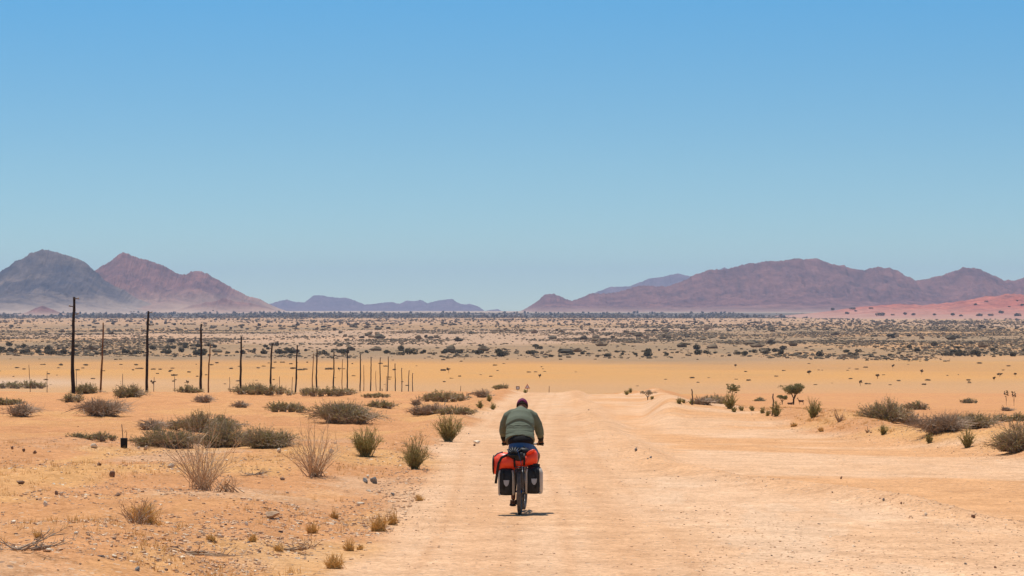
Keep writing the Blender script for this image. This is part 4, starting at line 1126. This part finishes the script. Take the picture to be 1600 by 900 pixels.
# black marker box with a rod
M['black_plastic'] = simple('black_plastic', (.012, .012, .013), .55, var=.2); 
p = hit(194, 700); k = p.y / F
o = empty('marker', tuple(p), R(12))
b = MB(); b.box((0, 0, 7.5 * k), (10 * k, 8 * k, 16 * k), taper=1.08); b.build('box', M['black_plastic'], o, smooth=False, bevel=.01)
b = MB(); b.tube([(-1.5 * k, 0, 0), (-2 * k, 0, 20 * k), (-3.5 * k, 0, 37 * k)], .009, 6); b.build('rod', M['iron'], o)
b = MB(); b.tube([(3 * k, 0, 14 * k), (4.5 * k, 0, 24 * k), (2.5 * k, 0, 27 * k), (1 * k, 0, 23 * k)], .006, 6); b.build('wire_loop', M['iron'], o)
tag(o, 'black plastic marker box with a rusty rod sticking out, at the edge of the bank', 'marker')

# ---------------------------------------------------------------- antelope under the thorn tree
M['hide'] = simple('tawny_hide', (.155, .085, .05), .8, scale=6); M['horn'] = simple('horn', (.03, .025, .02), .5)
def antelope(px, py, Y, lying, lab, face):
    X = (px - 800) / F * Y; z = tz(X, Y); o = empty('antelope', (X, Y, z), R(0 if face > 0 else 180))
    b = MB(); zb = .52 if not lying else .20
    b.tube([(-.40, 0, zb + .0), (-.33, 0, zb + .03), (-.15, 0, zb + .0), (.08, 0, zb - .01), (.26, 0, zb + .02), (.36, 0, zb + .07)], [.05, (.10, .13), (.105, .135), (.11, .15), (.10, .16), .07], 12)
    b.tube([(.28, 0, zb + .05), (.40, 0, zb + .20), (.46, 0, zb + .33)], [.085, .055, .045], 10)
    b.ball((.49, 0, zb + .36), (.075, .045, .055)); b.tube([(.50, 0, zb + .36), (.63, 0, zb + .30)], [.045, .022], 8)
    for s in (-1, 1): b.tube([(.46, s * .03, zb + .39), (.43, s * .09, zb + .46), (.41, s * .10, zb + .50)], [.014, .028, .006], 6)
    b.tube([(-.40, 0, zb + .06), (-.47, 0, zb - .02), (-.48, 0, zb - .12)], [.02, .018, .01], 6)
    for s in (-1, 1):
        if not lying:
            b.tube([(.24, s * .06, zb), (.25, s * .07, zb - .18), (.24, s * .07, zb - .29), (.25, s * .07, .05), (.26, s * .07, 0)], [.06, .035, .022, .016, .024], 8)
            b.tube([(-.30, s * .06, zb), (-.24, s * .08, zb - .17), (-.35, s * .08, zb - .28), (-.32, s * .08, .05), (-.31, s * .08, 0)], [.085, .05, .022, .016, .024], 8)
        else:
            b.tube([(.24, s * .06, zb), (.36, s * .12, .09), (.24, s * .13, .03), (.12, s * .13, .02)], [.06, .035, .02, .018], 8)
            b.tube([(-.28, s * .06, zb), (-.12, s * .15, .10), (-.30, s * .16, .04), (-.16, s * .17, .02)], [.085, .05, .022, .018], 8)
    b.build('body', M['hide'], o, remesh=.016, relax=2)
    for s in (-1, 1):
        h = MB(); h.tube([(.475, s * .02, zb + .40), (.47, s * .045, zb + .50), (.45, s * .06, zb + .58), (.47, s * .045, zb + .64)], [.013, .011, .008, .003], 6); h.build('horn', M['horn'], o)
    o.scale = (.82, .82, .82)
    tag(o, lab, 'antelope', 'antelope resting under a thorn tree')
antelope(1251.5, 637, 332, False, 'standing tawny antelope with raised head just right of the thorn tree trunk', -1)
antelope(1234.5, 637, 332, True, 'antelope lying down in the shade left of the thorn tree trunk', 1)

# ---------------------------------------------------------------- the bicycle and its load
M['tyre'] = simple('dusty_rubber', (.15, .13, .115), .85, var=.35, scale=25, bump=.3)
M['rim'] = simple('black_alloy', (.03, .03, .032), .4, .5); M['steel'] = simple('grey_steel', (.35, .35, .36), .35, .5, metal=.8)
M['frame'] = simple('dark_frame_paint', (.025, .03, .035), .35, .5); M['blue'] = simple('blue_anodised', (.02, .22, .75), .3, .5)
M['cord_blue'] = simple('faded_blue_cord', (.02, .07, .20), .7)
M['saddle'] = simple('black_leather', (.015, .014, .013), .5)
M['pan_black'] = simple('black_pannier_cloth', (.020, .020, .020), .6, .35, var=.4, scale=14, bump=.6); M['pan_white'] = simple('cream_pannier_cloth', (.55, .48, .39), .6, var=.15, scale=10)
M['reflector'] = simple('grey_reflector', (.36, .37, .38), .35, .6, var=.1)
M['orange'] = simple('red_orange_tarpaulin', (.92, .065, .014), .42, .45, var=.10, scale=7, bump=.8)
M['strap'] = simple('black_strap', (.012, .012, .012), .6); M['navy'] = simple('navy_cloth', (.02, .03, .09), .7)
BX, BY = (812.4 - 800) / F * 43.2, 43.2
BZ = tz(BX, BY)
YAW = -R(3.2)
bike = empty('bicycle', (BX, BY, BZ + .004), YAW)
tag(bike, 'loaded touring bicycle seen from behind with a dusty fat rear tyre', 'bicycle')
RW = .345; AX = 1.07
def wheel(y, steer=0.0):
    w = empty('wheel', (0, y, RW)); w.parent = bike; w.rotation_euler = (0, 0, steer)
    b = MB(); b.torus((0, 0, 0), RW - .031, .031, 72, 14)
    for i in range(72):   # tread knobs
        a = 2 * math.pi * i / 72
        for x in (-.018, 0, .018):
            b.box((x, math.cos(a + (.04 if x == 0 else 0)) * (RW - .001), math.sin(a + (.04 if x == 0 else 0)) * (RW - .001)), (.011, .012, .006), Matrix.Rotation(a - math.pi / 2, 3, 'X'))
    b.build('tyre', M['tyre'], w)
    b = MB(); b.torus((0, 0, 0), RW - .068, .010, 64, 8, rw=.016); b.build('rim', M['rim'], w)
    b = MB()
    for i in range(32):
        a = 2 * math.pi * i / 32; s = 1 if i % 2 else -1
        b.tube([(s * .028, .02 * math.cos(a), .02 * math.sin(a)), (0, (RW - .075) * math.cos(a + .2 * s), (RW - .075) * math.sin(a + .2 * s))], .0014, 4)
    b.build('spokes', M['steel'], w)
    b = MB(); b.tube([(-.055, 0, 0), (-.03, 0, 0), (-.028, 0, 0), (.028, 0, 0), (.03, 0, 0), (.055, 0, 0)], [.018, .018, .026, .026, .018, .018], 14); b.build('hub', M['blue'] if y == 0 else M['rim'], w)
    if y == 0:
        b = MB()
        for k_, r in enumerate((.062, .052, .043, .035)): b.tube([(.038 + k_ * .004, 0, 0), (.0405 + k_ * .004, 0, 0)], r, 24)
        b.build('cassette', M['steel'], w)
    b = MB(); b.tube([(-.046, 0, 0), (-.044, 0, 0)], .08, 30); b.build('brake_disc', M['steel'], w)
    return w
wheel(0); wheel(AX, -.05)
f = MB(); T = f.tube
bb = (0, .44, .285); st = (0, .29, .80); hd = (0, .83, .90); hb = (0, .87, .74)
T([bb, st], .017, 12); T([st, (0, .80, .86)], .016, 12); T([bb, (0, .86, .77)], .02, 12); T([hd, hb], .022, 12)
for s in (-1, 1):
    T([(0, .44, .285), (s * .045, .36, .31), (s * .065, 0, RW)], .010, 8); T([(0, .30, .77), (s * .045, .22, .70), (s * .065, 0, RW)], .009, 8)
    T([(s * .05, .885, .70), (s * .055, .96, .55), (s * .06, AX, RW)], [.015, .014, .010], 8)
T([(-.05, .885, .70), (.05, .885, .70)], .018, 8)
f.build('frame', M['frame'], bike)
b = MB(); b.tube([st, (0, .265, .93)], .0135, 10); b.build('seatpost', M['steel'], bike)
b = MB(); b.tube([(0, .13, .955), (0, .16, .965), (0, .24, .96), (0, .34, .965), (0, .41, .96)], [(.03, .015), (.075, .03), (.065, .028), (.028, .022), (.015, .012)], 14); b.build('saddle', M['saddle'], bike)
b = MB(); b.tube([hd, (0, .82, .98), (0, .87, 1.02)], .016, 10); b.build('stem', M['frame'], bike)
b = MB(); b.tube([(-.315, .83, 1.035), (-.2, .855, 1.03), (0, .87, 1.02), (.2, .855, 1.03), (.315, .83, 1.035)], .012, 10); hbar = b.build('handlebar', M['frame'], bike)
for s in (-1, 1):
    b = MB(); b.tube([(s * .215, .85, 1.03), (s * .325, .828, 1.036)], .017, 12); b.build('grip', M['saddle'], hbar)
    b = MB(); b.tube([(s * .215, .86, 1.03), (s * .23, .91, 1.015), (s * .32, .905, 1.0)], [.008, .006, .005], 8); b.build('brake_lever', M['rim'], hbar)
b = MB(); b.tube([(.03, .44, .285), (.036, .44, .285)], .085, 40); b.build('chainring', M['rim'], bike)
for s, zz in ((-1, -1), (1, 1)):
    b = MB(); b.tube([(s * .065, .44, .285), (s * .075, .44, .285 + zz * .17)], [.014, .010], 8); b.tube([(0, .44, .285), (s * .07, .44, .285)], .012, 8); cr = b.build('crank', M['rim'], bike)
    b = MB(); b.box((s * .135, .44, .285 + zz * .17), (.095, .10, .02)); b.build('pedal', M['rim'], cr, smooth=False, bevel=.004)
b = MB(); b.tube([(.045, -.0, RW - .03), (.05, .01, RW - .09), (.05, .05, RW - .16)], [.012, .018, .014], 8); b.ball((.05, .01, RW - .09), (.012, .03, .03)); b.ball((.05, .05, RW - .16), (.012, .03, .03)); b.build('derailleur', M['rim'], bike)
b = MB()
for s in (-1, 1):
    b.tube([(s * .055, -.24, .735), (s * .055, .16, .735)], .006, 6)
    b.tube([(s * .065, 0, RW + .03), (s * .065, -.10, .55), (s * .058, -.16, .735)], .006, 6); b.tube([(s * .065, 0, RW + .03), (s * .058, .08, .735)], .006, 6)
    b.tube([(s * .062, -.2, .66), (s * .062, .12, .66)], .006, 6)
for y in (-.24, -.14, -.04, .06, .16): b.tube([(-.055, y, .735), (.055, y, .735)], .005, 6)
b.tube([(-.055, -.245, .735), (-.055, -.25, .70), (.055, -.25, .70), (.055, -.245, .735)], .006, 6)
b.build('rear_rack', M['frame'], bike)
b = MB(); b.box((0, -.262, .70), (.075, .018, .03)); b.build('tail_light', M['strap'], bike, bevel=.004)

def rbox(b, c, size, z_levels, n=20, power=3.2, rot=0):
    """rounded upright bag: list of (z, sx, sy, dx, dy) cross sections"""
    vs_ = []
    for z, sx, sy, dx, dy in z_levels:
        for k in range(n):
            a = 2 * math.pi * k / n; ca, sa = math.cos(a), math.sin(a)
            r = (abs(ca) ** power + abs(sa) ** power) ** (-1 / power) * (1 + .035 * math.sin(5 * a + z * 14 + c[0] * 9) + .025 * math.sin(3 * a - z * 23))
            vs_.append((c[0] + size[0] / 2 * sx * r * ca + dx, c[1] + size[1] / 2 * sy * r * sa + dy, c[2] + size[2] * z))
    m = len(z_levels)
    fs = [(i * n + k, i * n + (k + 1) % n, (i + 1) * n + (k + 1) % n, (i + 1) * n + k) for i in range(m - 1) for k in range(n)]
    fs += [tuple(range(n))[::-1], tuple((m - 1) * n + k for k in range(n))]
    return b.add(vs_, fs)
def pannier(x, side, zoff, lab, lean):
    o = empty('pannier', (BX, BY, BZ + .004), YAW)
    L = [(-.5, .55, .6, 0, 0), (-.49, .82, .85, 0, 0), (-.44, .93, .96, 0, 0), (-.2, .98, 1.0, 0, .0), (.1, .97, .98, 0, 0), (.3, .93, .93, 0, .0), (.40, .86, .80, 0, 0), (.46, .72, .55, 0, 0), (.5, .6, .28, 0, 0)]
    body = MB(); rbox(body, (x, -.04, .50 + zoff), (.25, .30, .42), L); bo = body.build('bag', M['pan_black'], o)
    # pale side panels wrapping both flanks
    for s in (-1, 1):
        w = MB(); rbox(w, (x + s * (.103 if s == side else .108), -.03, .49 + zoff), ((.062 if s == side == 1 else .040), .285, .40), [(-.49, .7, .8, 0, 0), (-.42, .98, .97, 0, 0), (0, 1.06, 1, 0, 0), (.3, 1, .96, 0, 0), (.44, .8, .8, -s * .012, 0), (.47, .5, .5, -s * .02, 0)])
        w.build('side_panel', M['pan_white'], o)
    w = MB(); w.tube([(x - .09, -.05, .715 + zoff), (x, -.055, .727 + zoff), (x + .09, -.05, .715 + zoff)], [(.02, .022), (.032, .028), (.02, .022)], 10); w.build('rolled_closure', M['pan_black'], o)
    w = MB(); w.box((x + side * .03, -.198, .53 + zoff), (.018, .006, .30)); w.tube([(x - .085, -.06, .72 + zoff), (x - .03, -.19, .66 + zoff), (x + side * .03, -.2, .60 + zoff)], .008, 6); w.build('closing_strap', M['strap'], o)
    # grey trapezoid reflector on the back
    zc = .48 + zoff; yb = -.196; pts = [(-.044, .045), (.044, .045), (.036, -.012), (.012, -.048), (-.012, -.048), (-.036, -.012)]
    pts = [(x + .01 + a, zc + c) for a, c in pts]; n = len(pts)
    w = MB(); w.add([(a, yb - .010, c) for a, c in pts] + [(a, yb + .01, c) for a, c in pts], [tuple(range(n)), tuple(range(n, 2 * n))[::-1]] + [(i, i + n, (i + 1) % n + n, (i + 1) % n) for i in range(n)])
    w.build('reflector', M['reflector'], o, smooth=False, bevel=.002)
    w = MB(); w.ball((x + side * .095, -.165, .305 + zoff), (.018, .014, .016)); w.build('corner_guard', M['pan_white'], o)
    tag(o, lab, 'pannier'); return o
pannier(-.205, -1, .005, 'black pannier with cream sides left of the rear wheel, beside a dangling strap', 0)
pannier(.215, 1, .03, 'black pannier with a broad cream flank on the right of the rear wheel', 0)

# red-orange duffel across the rack
o = empty('duffel_bag', (BX, BY, BZ + .004), YAW)
rg = random.Random(3); b = MB(); n = 20
secs = [(-.405, .03, .74, .06, .09), (-.40, .03, .74, .115, .135), (-.36, .03, .755, .14, .158), (-.29, .02, .775, .145, .165), (-.21, .0, .785, .145, .160), (-.13, 0, .79, .135, .135), (-.06, 0, .795, .12, .10), (.02, 0, .80, .115, .090), (.09, 0, .825, .13, .105), (.16, .0, .845, .14, .125), (.215, .01, .855, .13, .132), (.255, .01, .858, .10, .105), (.272, .01, .858, .05, .06)]
vs_ = []
for i, (x, y, z, ry, rz) in enumerate(secs):
    for k in range(n):
        a = 2 * math.pi * k / n; q = 1 + .06 * math.sin(3 * a + i * 1.3) + .05 * math.sin(7 * a - i * 2.1) + .04 * math.sin(5 * a + i * 3.1) + rg.uniform(-.05, .05)
        vs_.append((x + rg.uniform(-.004, .004), y + ry * q * math.cos(a), z + rz * q * math.sin(a)))
fs = [(i * n + k, i * n + (k + 1) % n, (i + 1) * n + (k + 1) % n, (i + 1) * n + k) for i in range(len(secs) - 1) for k in range(n)] + [tuple(range(n))[::-1], tuple((len(secs) - 1) * n + k for k in range(n))]
b.add(vs_, fs); b.build('bag', M['orange'], o, sub=1)
b = MB(); b.tube([(.10, -.07, .90), (.155, -.10, .945), (.20, -.10, .975), (.235, -.08, .972)], [(.03, .02), (.05, .026), (.046, .022), (.03, .016)], 12); b.build('crumpled_flap', M['orange'], o, sub=1)
b = MB(); b.tube([(-.418, .03, .75), (-.411, .03, .75), (-.395, .03, .75)], [(.10, .11), (.125, .14), (.13, .15)], 20); b.build('end_cap', M['saddle'], o)
b = MB(); b.tube([(-.38, -.02, .88), (-.34, .0, .915), (-.26, .0, .945)], [.012, .016, .012], 8); b.build('seam_piping', M['navy'], o)
def strap(pts, w=.032, t=.006, nm='strap'):
    b = MB(); b.tube(pts, [(w / 2, t)] * len(pts), 8, up=(0, 1, .01)); return b.build(nm, M['strap'], o)
strap([(-.14, -.06, .93), (-.19, -.13, .905), (-.27, -.155, .87), (-.315, -.155, .78), (-.335, -.14, .66), (-.355, -.13, .52), (-.36, -.125, .475)], .04)
strap([(-.08, -.13, .90), (-.075, -.15, .80), (-.07, -.14, .72)], .03)
strap([(.07, -.12, .93), (.075, -.152, .84), (.07, -.14, .75)], .03)
b = MB(); b.tube([(-.03, -.21, 1.0), (-.01, -.215, .93), (.02, -.2, .82), (.035, -.17, .755)], .0045, 6); b.build('blue_cord', M['cord_blue'], o)
tag(o, 'red-orange roll bag strapped across the rack of the loaded bicycle', 'bag')
# black helmet and black stuff sack on top
M['helmet'] = simple('black_helmet_shell', (.014, .015, .017), .5, .3)
o = empty('helmet', (BX, BY, BZ + .004), YAW); cx, cy, cz = -.085, -.05, .925
for j in range(6):
    a0 = (j - 2.5) * .37; b = MB(); pts = []
    for k in range(13):
        t = -1.35 + 2.7 * k / 12
        pts.append((cx + .112 * math.sin(a0) * math.cos(t) * 1.05, cy + .14 * math.sin(t), cz + .095 * math.cos(t) * math.cos(a0)))
    b.tube(pts, [(.009 + .012 * math.sin(math.pi * k / 12), .010) for k in range(13)], 8); b.build('rib', M['helmet'], o)
b = MB(); b.ball((cx, cy, cz - .015), (.10, .128, .075), 20, 12); b.build('liner', M['saddle'], o)
b = MB(); b.tube([(cx + .118 * math.cos(a), cy + .145 * math.sin(a), cz - .02) for a in [i * math.pi / 12 for i in range(25)]], .012, 8); b.build('rim', M['helmet'], o)
tag(o, 'black vented cycling helmet lashed on top of the red-orange bag', 'helmet')
o = empty('stuff_sack', (BX, BY, BZ + .004), YAW)
b = MB(); rbox(b, (.065, .02, .930), (.17, .2, .17), [(-.5, .6, .6, 0, 0), (-.42, .95, .9, 0, 0), (0, 1.04, 1, .01, 0), (.3, .95, .95, 0, 0), (.46, .7, .7, -.01, 0), (.5, .3, .3, -.01, 0)], power=2.5); b.build('sack', M['pan_black'], o, sub=1)
b = MB(); b.tube([(.05, .0, 1.010), (.06, -.02, 1.035), (.075, -.02, 1.01)], .008, 6); b.build('drawstring', M['strap'], o)
b = MB(); rbox(b, (-.01, -.10, .885), (.16, .13, .14), [(-.5, .6, .6, 0, 0), (-.4, .95, .95, 0, 0), (.3, .98, 1, 0, 0), (.5, .6, .6, 0, 0)], power=2.6); b.build('pocket', M['pan_black'], o, sub=1)
tag(o, 'black stuff sack squeezed beside the helmet on the loaded bicycle', 'bag')

# ---------------------------------------------------------------- the cyclist
M['skin'] = simple('sunburnt_skin', (.21, .095, .05), .6, .3, var=.15, scale=20)
M['jacket'] = simple('sage_green_jacket', (.150, .165, .110), .8, .2, var=.12, scale=5, bump=.25)
M['undershirt'] = simple('black_undershirt', (.014, .012, .012), .85); M['shorts'] = simple('blue_cycling_shorts', (.05, .125, .26), .75, var=.15)
M['cap'] = simple('maroon_cap', (.17, .012, .065), .7, var=.2, scale=30); M['sandal'] = simple('brown_sandal', (.045, .025, .018), .8); M['glove'] = simple('black_glove', (.02, .016, .014), .8)
M['hair'] = simple('dark_hair', (.03, .02, .015), .8); M['eye'] = simple('eye_white', (.6, .58, .55), .3)
man = empty('person', (BX, BY, BZ + .004), YAW)
tag(man, 'cyclist in a sage green jacket, blue shorts and maroon cap riding away with head down', 'person')
OX = -.02
sh = {-1: (OX - .195, .56, 1.475), 1: (OX + .195, .57, 1.475)}; el = {-1: (-.292, .66, 1.225), 1: (.272, .66, 1.205)}; wr = {-1: (-.288, .79, 1.085), 1: (.285, .79, 1.085)}
hip = {-1: (-.10, .27, .985), 1: (.10, .27, .985)}; kn = {-1: (-.13, .56, .64), 1: (.225, .66, .86)}; an = {-1: (-.125, .43, .205), 1: (.135, .40, .555)}
b = MB()
b.tube([(0, .22, .95), (0, .25, 1.02), (OX * .5, .32, 1.17), (OX, .43, 1.33), (OX, .52, 1.44), (OX, .60, 1.53)], [(.13, .10), (.155, .12), (.135, .10), (.165, .115), (.175, .11), (.07, .06)], 20)
b.tube([(OX, .56, 1.49), (OX, .66, 1.57), (OX + .01, .73, 1.60)], [.07, .056, .055], 14)
hc = Vector((OX + .015, .775, 1.615)); hr = Matrix.Rotation(R(-42), 3, 'X')
def H(p): return tuple(hc + hr @ Vector(p))
b.ball(hc, (.076, .098, .110), 20, 14, hr)
b.ball(H((0, .045, -.065)), (.055, .055, .055), 14, 10, hr)                       # jaw
b.tube([H((0, .092, .015)), H((0, .118, -.025)), H((0, .098, -.035))], [.009, .016, .012], 8)   # nose
b.tube([H((-.022, .096, -.062)), H((0, .101, -.060)), H((.022, .096, -.062))], .007, 8)          # mouth
b.tube([H((-.045, .083, .028)), H((0, .098, .024)), H((.045, .083, .028))], .009, 8)            # brow
for s in (-1, 1):
    b.ball(H((s * .079, -.005, -.008)), (.012, .022, .033), 10, 8, hr)               # ear
    b.tube([sh[s], tuple((Vector(sh[s]) + Vector(el[s])) / 2), el[s]], [.058, .050, .040], 14)
    b.tube([el[s], tuple((Vector(el[s]) * .65 + Vector(wr[s]) * .35)), wr[s]], [.040, .043, .028], 14)
    w = Vector(wr[s]); g = Vector((s * .28, .832, 1.036)); pc = w.lerp(g, .55) + Vector((0, .0, .018))
    b.ball(pc, (.042, .046, .022), 14, 10, Matrix.Rotation(R(-32), 3, 'X'))
    for k_ in range(4):
        x = s * (.242 + .023 * k_); ln = (.92, 1.0, .96, .8)[k_]
        b.tube([(x + (pc.x - s * .28) * .4, pc.y + .01, pc.z + .004), (x, .862, 1.062), (x, .862 + .012 * ln, 1.040), (x, .852, 1.014), (x, .835, 1.010)], [.0105, .0105, .010, .009, .008], 8)
    b.tube([(pc.x - s * .030, pc.y - .012, pc.z - .004), (s * .235, .815, 1.030), (s * .23, .832, 1.012), (s * .242, .846, 1.008)], [.013, .0115, .010, .009], 8)
    hp, k3, a3 = Vector(hip[s]), Vector(kn[s]), Vector(an[s])
    b.tube([hp, hp.lerp(k3, .4), hp.lerp(k3, .85), k3], [.088, .083, .062, .056], 16)
    b.tube([k3, k3.lerp(a3, .3) + Vector((0, -.018, 0)), k3.lerp(a3, .75), a3], [.055, .058, .038, .034], 16)
    b.tube([a3 + Vector((0, -.035, -.05)), a3 + Vector((0, .02, -.055)), a3 + Vector((s * .01, .11, -.075)), a3 + Vector((s * .015, .18, -.082))], [(.03, .03), (.038, .036), (.045, .024), (.036, .014)], 12)
    for k_ in range(5): b.tube([a3 + Vector((s * .015 + (k_ - 2) * .016, .155, -.082)), a3 + Vector((s * .015 + (k_ - 2) * .019, .205 - abs(k_ - 1) * .006, -.087))], [.011, .008], 6)
b.build('body', M['skin'], man, remesh=.0065, relax=2)
for s in (-1, 1):
    q = MB(); q.ball(H((s * .031, .090, .012)), .011, 10, 8); q.build('eye', M['eye'], man)
# jacket: torso and sleeves in one cloth surface
b = MB()
b.tube([(-.012, .225, 1.100), (-.012, .240, 1.115), (OX * .8, .29, 1.175), (OX * .8, .36, 1.27), (OX, .45, 1.385), (OX, .54, 1.48), (OX, .60, 1.545), (OX, .645, 1.580)],
       [(.226, .140), (.230, .145), (.222, .142), (.218, .140), (.218, .142), (.185, .128), (.112, .088), (.062, .055)], 28)
for s in (-1, 1):
    S, E = Vector(sh[s]), Vector(el[s]); W = Vector(wr[s])
    b.tube([Vector((OX + s * .07, .56, 1.515)), Vector((OX + s * .13, .56, 1.495)), S + Vector((s * -.005, 0, -.015)), S.lerp(E, .5) + Vector((s * .016, 0, .0)), E, E.lerp(W, .36)], [.075, .084, .086, .074, .064, .054], 18)
# folds: a raised arch over the shoulder blades, wrinkles lower down
b.tube([(OX - .17, .40, 1.34), (OX - .13, .385, 1.395), (OX, .375, 1.425), (OX + .13, .385, 1.395), (OX + .17, .40, 1.34)], [.010, .016, .018, .016, .010], 8)
for (x0, z0, x1, z1) in ((-.15, 1.24, .02, 1.215), (.0, 1.285, .16, 1.26), (-.12, 1.31, .05, 1.30), (.05, 1.21, .18, 1.235)):
    yb = lambda z: .335 - .135 + (z - 1.2) * .55 + .018
    b.tube([(x0, yb(z0) + .02, z0), ((x0 + x1) / 2, yb((z0 + z1) / 2), (z0 + z1) / 2 - .008), (x1, yb(z1) + .02, z1)], [.004, .009, .004], 6)
jk = b.build('jacket', M['jacket'], man, remesh=.0085, relax=3)
bpy.context.view_layer.update()
dg = bpy.context.evaluated_depsgraph_get()
jm = bpy.data.meshes.new_from_object(jk.evaluated_get(dg)); jk.modifiers.clear(); jk.data = jm
co = np.zeros(len(jm.vertices) * 3, dtype=np.float32); jm.vertices.foreach_get('co', co); co = co.reshape(-1, 3).astype(float)
no = np.zeros(len(jm.vertices) * 3, dtype=np.float32); jm.vertices.foreach_get('normal', no); no = no.reshape(-1, 3)
x_, y_, z_ = co[:, 0] - OX, co[:, 1], co[:, 2]; ax = np.abs(x_)
torso = 1 - ss(.19, .24, ax)
droop = z_ + .9 * x_ ** 2 * np.where(x_ < 0, 1.0, .6)
low = (1 - ss(1.30, 1.42, z_)) * torso
fold = .017 * low * (ridged(droop * 13 + .6 * fbm(x_ * 4, z_ * 3, 2, 7), x_ * 2.2 + 3, 3, 601) - .45)
fold += .010 * low * (ridged(droop * 30, x_ * 4.5 + 9, 2, 605) - .45) * ss(.4, .6, fbm(x_ * 6, z_ * 8, 2, 611))
arch = 1.425 - 2.3 * x_ ** 2
fold += torso * (.011 * ss(-.012, .012, z_ - arch) * (1 - ss(.03, .12, z_ - arch)) - .008 * np.exp(-((z_ - arch + .018) / .012) ** 2)) * (y_ < .55)
fold += .006 * torso * (fbm(x_ * 7, z_ * 5, 3, 613) - .5) * ss(1.38, 1.45, z_)
arm = 1 - torso
fold += arm * .014 * (ridged(z_ * 15 + 2.5 * ax, y_ * 5, 3, 621) - .45) * (.35 + .65 * np.exp(-((z_ - 1.27) / .09) ** 2))
seam = np.exp(-((ax - .165 + .1 * (z_ - 1.4)) / .005) ** 2) * (z_ > 1.30) * (y_ < .52); fold -= .004 * seam
co += no * fold[:, None]; jm.vertices.foreach_set('co', co.astype(np.float32).ravel()); jm.polygons.foreach_set('use_smooth', [True] * len(jm.polygons)); jm.update()
b = MB(); b.torus((0, 0, 0), .064, .012, 28, 8, axis='x'); col_ = b.build('collar', M['jacket'], man); col_.rotation_euler = (0, R(90), 0); col_.location = (OX, .645, 1.585); col_.rotation_euler = Matrix.Rotation(R(90), 3, 'Y').to_euler()
b = MB(); b.box((OX, .425 - .0, 1.522), (.05, .006, .012)); b.build('hanging_loop', M['undershirt'], man)
# undershirt strip between jacket and shorts
b = MB(); b.tube([(0, .215, 1.045), (0, .225, 1.075), (.0, .245, 1.12), (0, .27, 1.16)], [(.178, .135), (.196, .140), (.198, .138), (.17, .11)], 26); b.build('undershirt', M['undershirt'], man)
for s in (-1, 1):
    E, W = Vector(el[s]), Vector(wr[s]); q = MB(); q.tube([E.lerp(W, .2), E.lerp(W, .6), E.lerp(W, .95)], [.050, .050, .037], 16); q.build('forearm_cover', M['undershirt'], man)  # near-black tube over each forearm, from below the elbow to the wrist
b = MB()
b.tube([(0, .20, .93), (0, .215, .99), (0, .235, 1.06), (0, .25, 1.105)], [(.165, .12), (.188, .142), (.182, .138), (.172, .125)], 24)
for s in (-1, 1):
    hp, k3 = Vector(hip[s]), Vector(kn[s]); b.tube([hp + Vector((s * -.02, -.02, .0)), hp.lerp(k3, .3), hp.lerp(k3, .62)], [.112, .104, .086], 18)
b.build('shorts', M['shorts'], man, remesh=.0085, relax=3)
# cap: dome, strap arch at the back, brim
b = MB()
nu, nv = 28, 9; vs_ = []
for j in range(nv + 1):
    ph = math.pi / 2 * j / nv
    for k_ in range(nu):
        a = 2 * math.pi * k_ / nu; back = max(0, -math.sin(a)); z0 = -.012 + (.022 * max(0, 1 - ((a - 1.5 * math.pi) / .42) ** 2))
        zz = z0 + (.108 - z0) * math.sin(ph); r = math.cos(ph) ** .75
        vs_.append(H((.087 * r * math.cos(a), .108 * r * math.sin(a), zz + .012)))
b.add(vs_, [(j * nu + k_, j * nu + (k_ + 1) % nu, (j + 1) * nu + (k_ + 1) % nu, (j + 1) * nu + k_) for j in range(nv) for k_ in range(nu)])
cp = b.build('cap', M['cap'], man); m = cp.modifiers.new('thick', 'SOLIDIFY'); m.thickness = .004; m.offset = 1
b = MB(); b.add([H((.080 * math.cos(a) * q, .10 * math.sin(a) + (q_y), .006 - .012 * math.cos(a) ** 2 * 1 + dz)) for q, q_y, dz in ((1, 0, 0), (.85, .065, -.012)) for a in [math.pi * (.12 + .76 * i / 12) for i in range(13)]], [(i, i + 1, i + 14, i + 13) for i in range(12)])
br = b.build('brim', M['cap'], cp); m = br.modifiers.new('thick', 'SOLIDIFY'); m.thickness = .004
b = MB(); b.ball(H((0, -.008, .118)), (.010, .010, .005), 10, 6); b.build('button', M['cap'], cp)
b = MB(); b.tube([H((.080 * math.cos(a), .102 * math.sin(a), -.018)) for a in [math.pi * (1.06 + .88 * i / 14) for i in range(15)]], [(.012, .010)] * 15, 8); b.build('hair', M['hair'], man)
b = MB(); b.tube([H((.10 * math.sin(t), -.100 * math.cos(t) - .002, .012)) for t in [-.42 + .84 * i / 8 for i in range(9)]], [(.008, .004)] * 9, 6); b.build('strap', M['sandal'], cp)
for s in (-1, 1):
    a3 = Vector(an[s]); q = MB()
    q.tube([a3 + Vector((0, -.065, -.098)), a3 + Vector((0, -.02, -.100)), a3 + Vector((s * .01, .10, -.108)), a3 + Vector((s * .015, .21, -.112))], [(.035, .012), (.042, .014), (.052, .013), (.045, .012)], 12)
    q.tube([a3 + Vector((-.045, .11, -.095)), a3 + Vector((-.02, .10, -.050)), a3 + Vector((.03, .10, -.050)), a3 + Vector((.06, .11, -.095))], [(.016, .005)] * 4, 8)
    q.tube([a3 + Vector((-.038, -.03, -.085)), a3 + Vector((-.036, .02, -.02)), a3 + Vector((.0, .045, -.012)), a3 + Vector((.036, .02, -.02)), a3 + Vector((.038, -.03, -.085))], [(.012, .005)] * 5, 8)
    q.tube([a3 + Vector((-.036, -.02, -.05)), a3 + Vector((0, -.072, -.045)), a3 + Vector((.036, -.02, -.05))], [(.013, .006)] * 3, 8)
    q.build('sandal', M['sandal'], man)
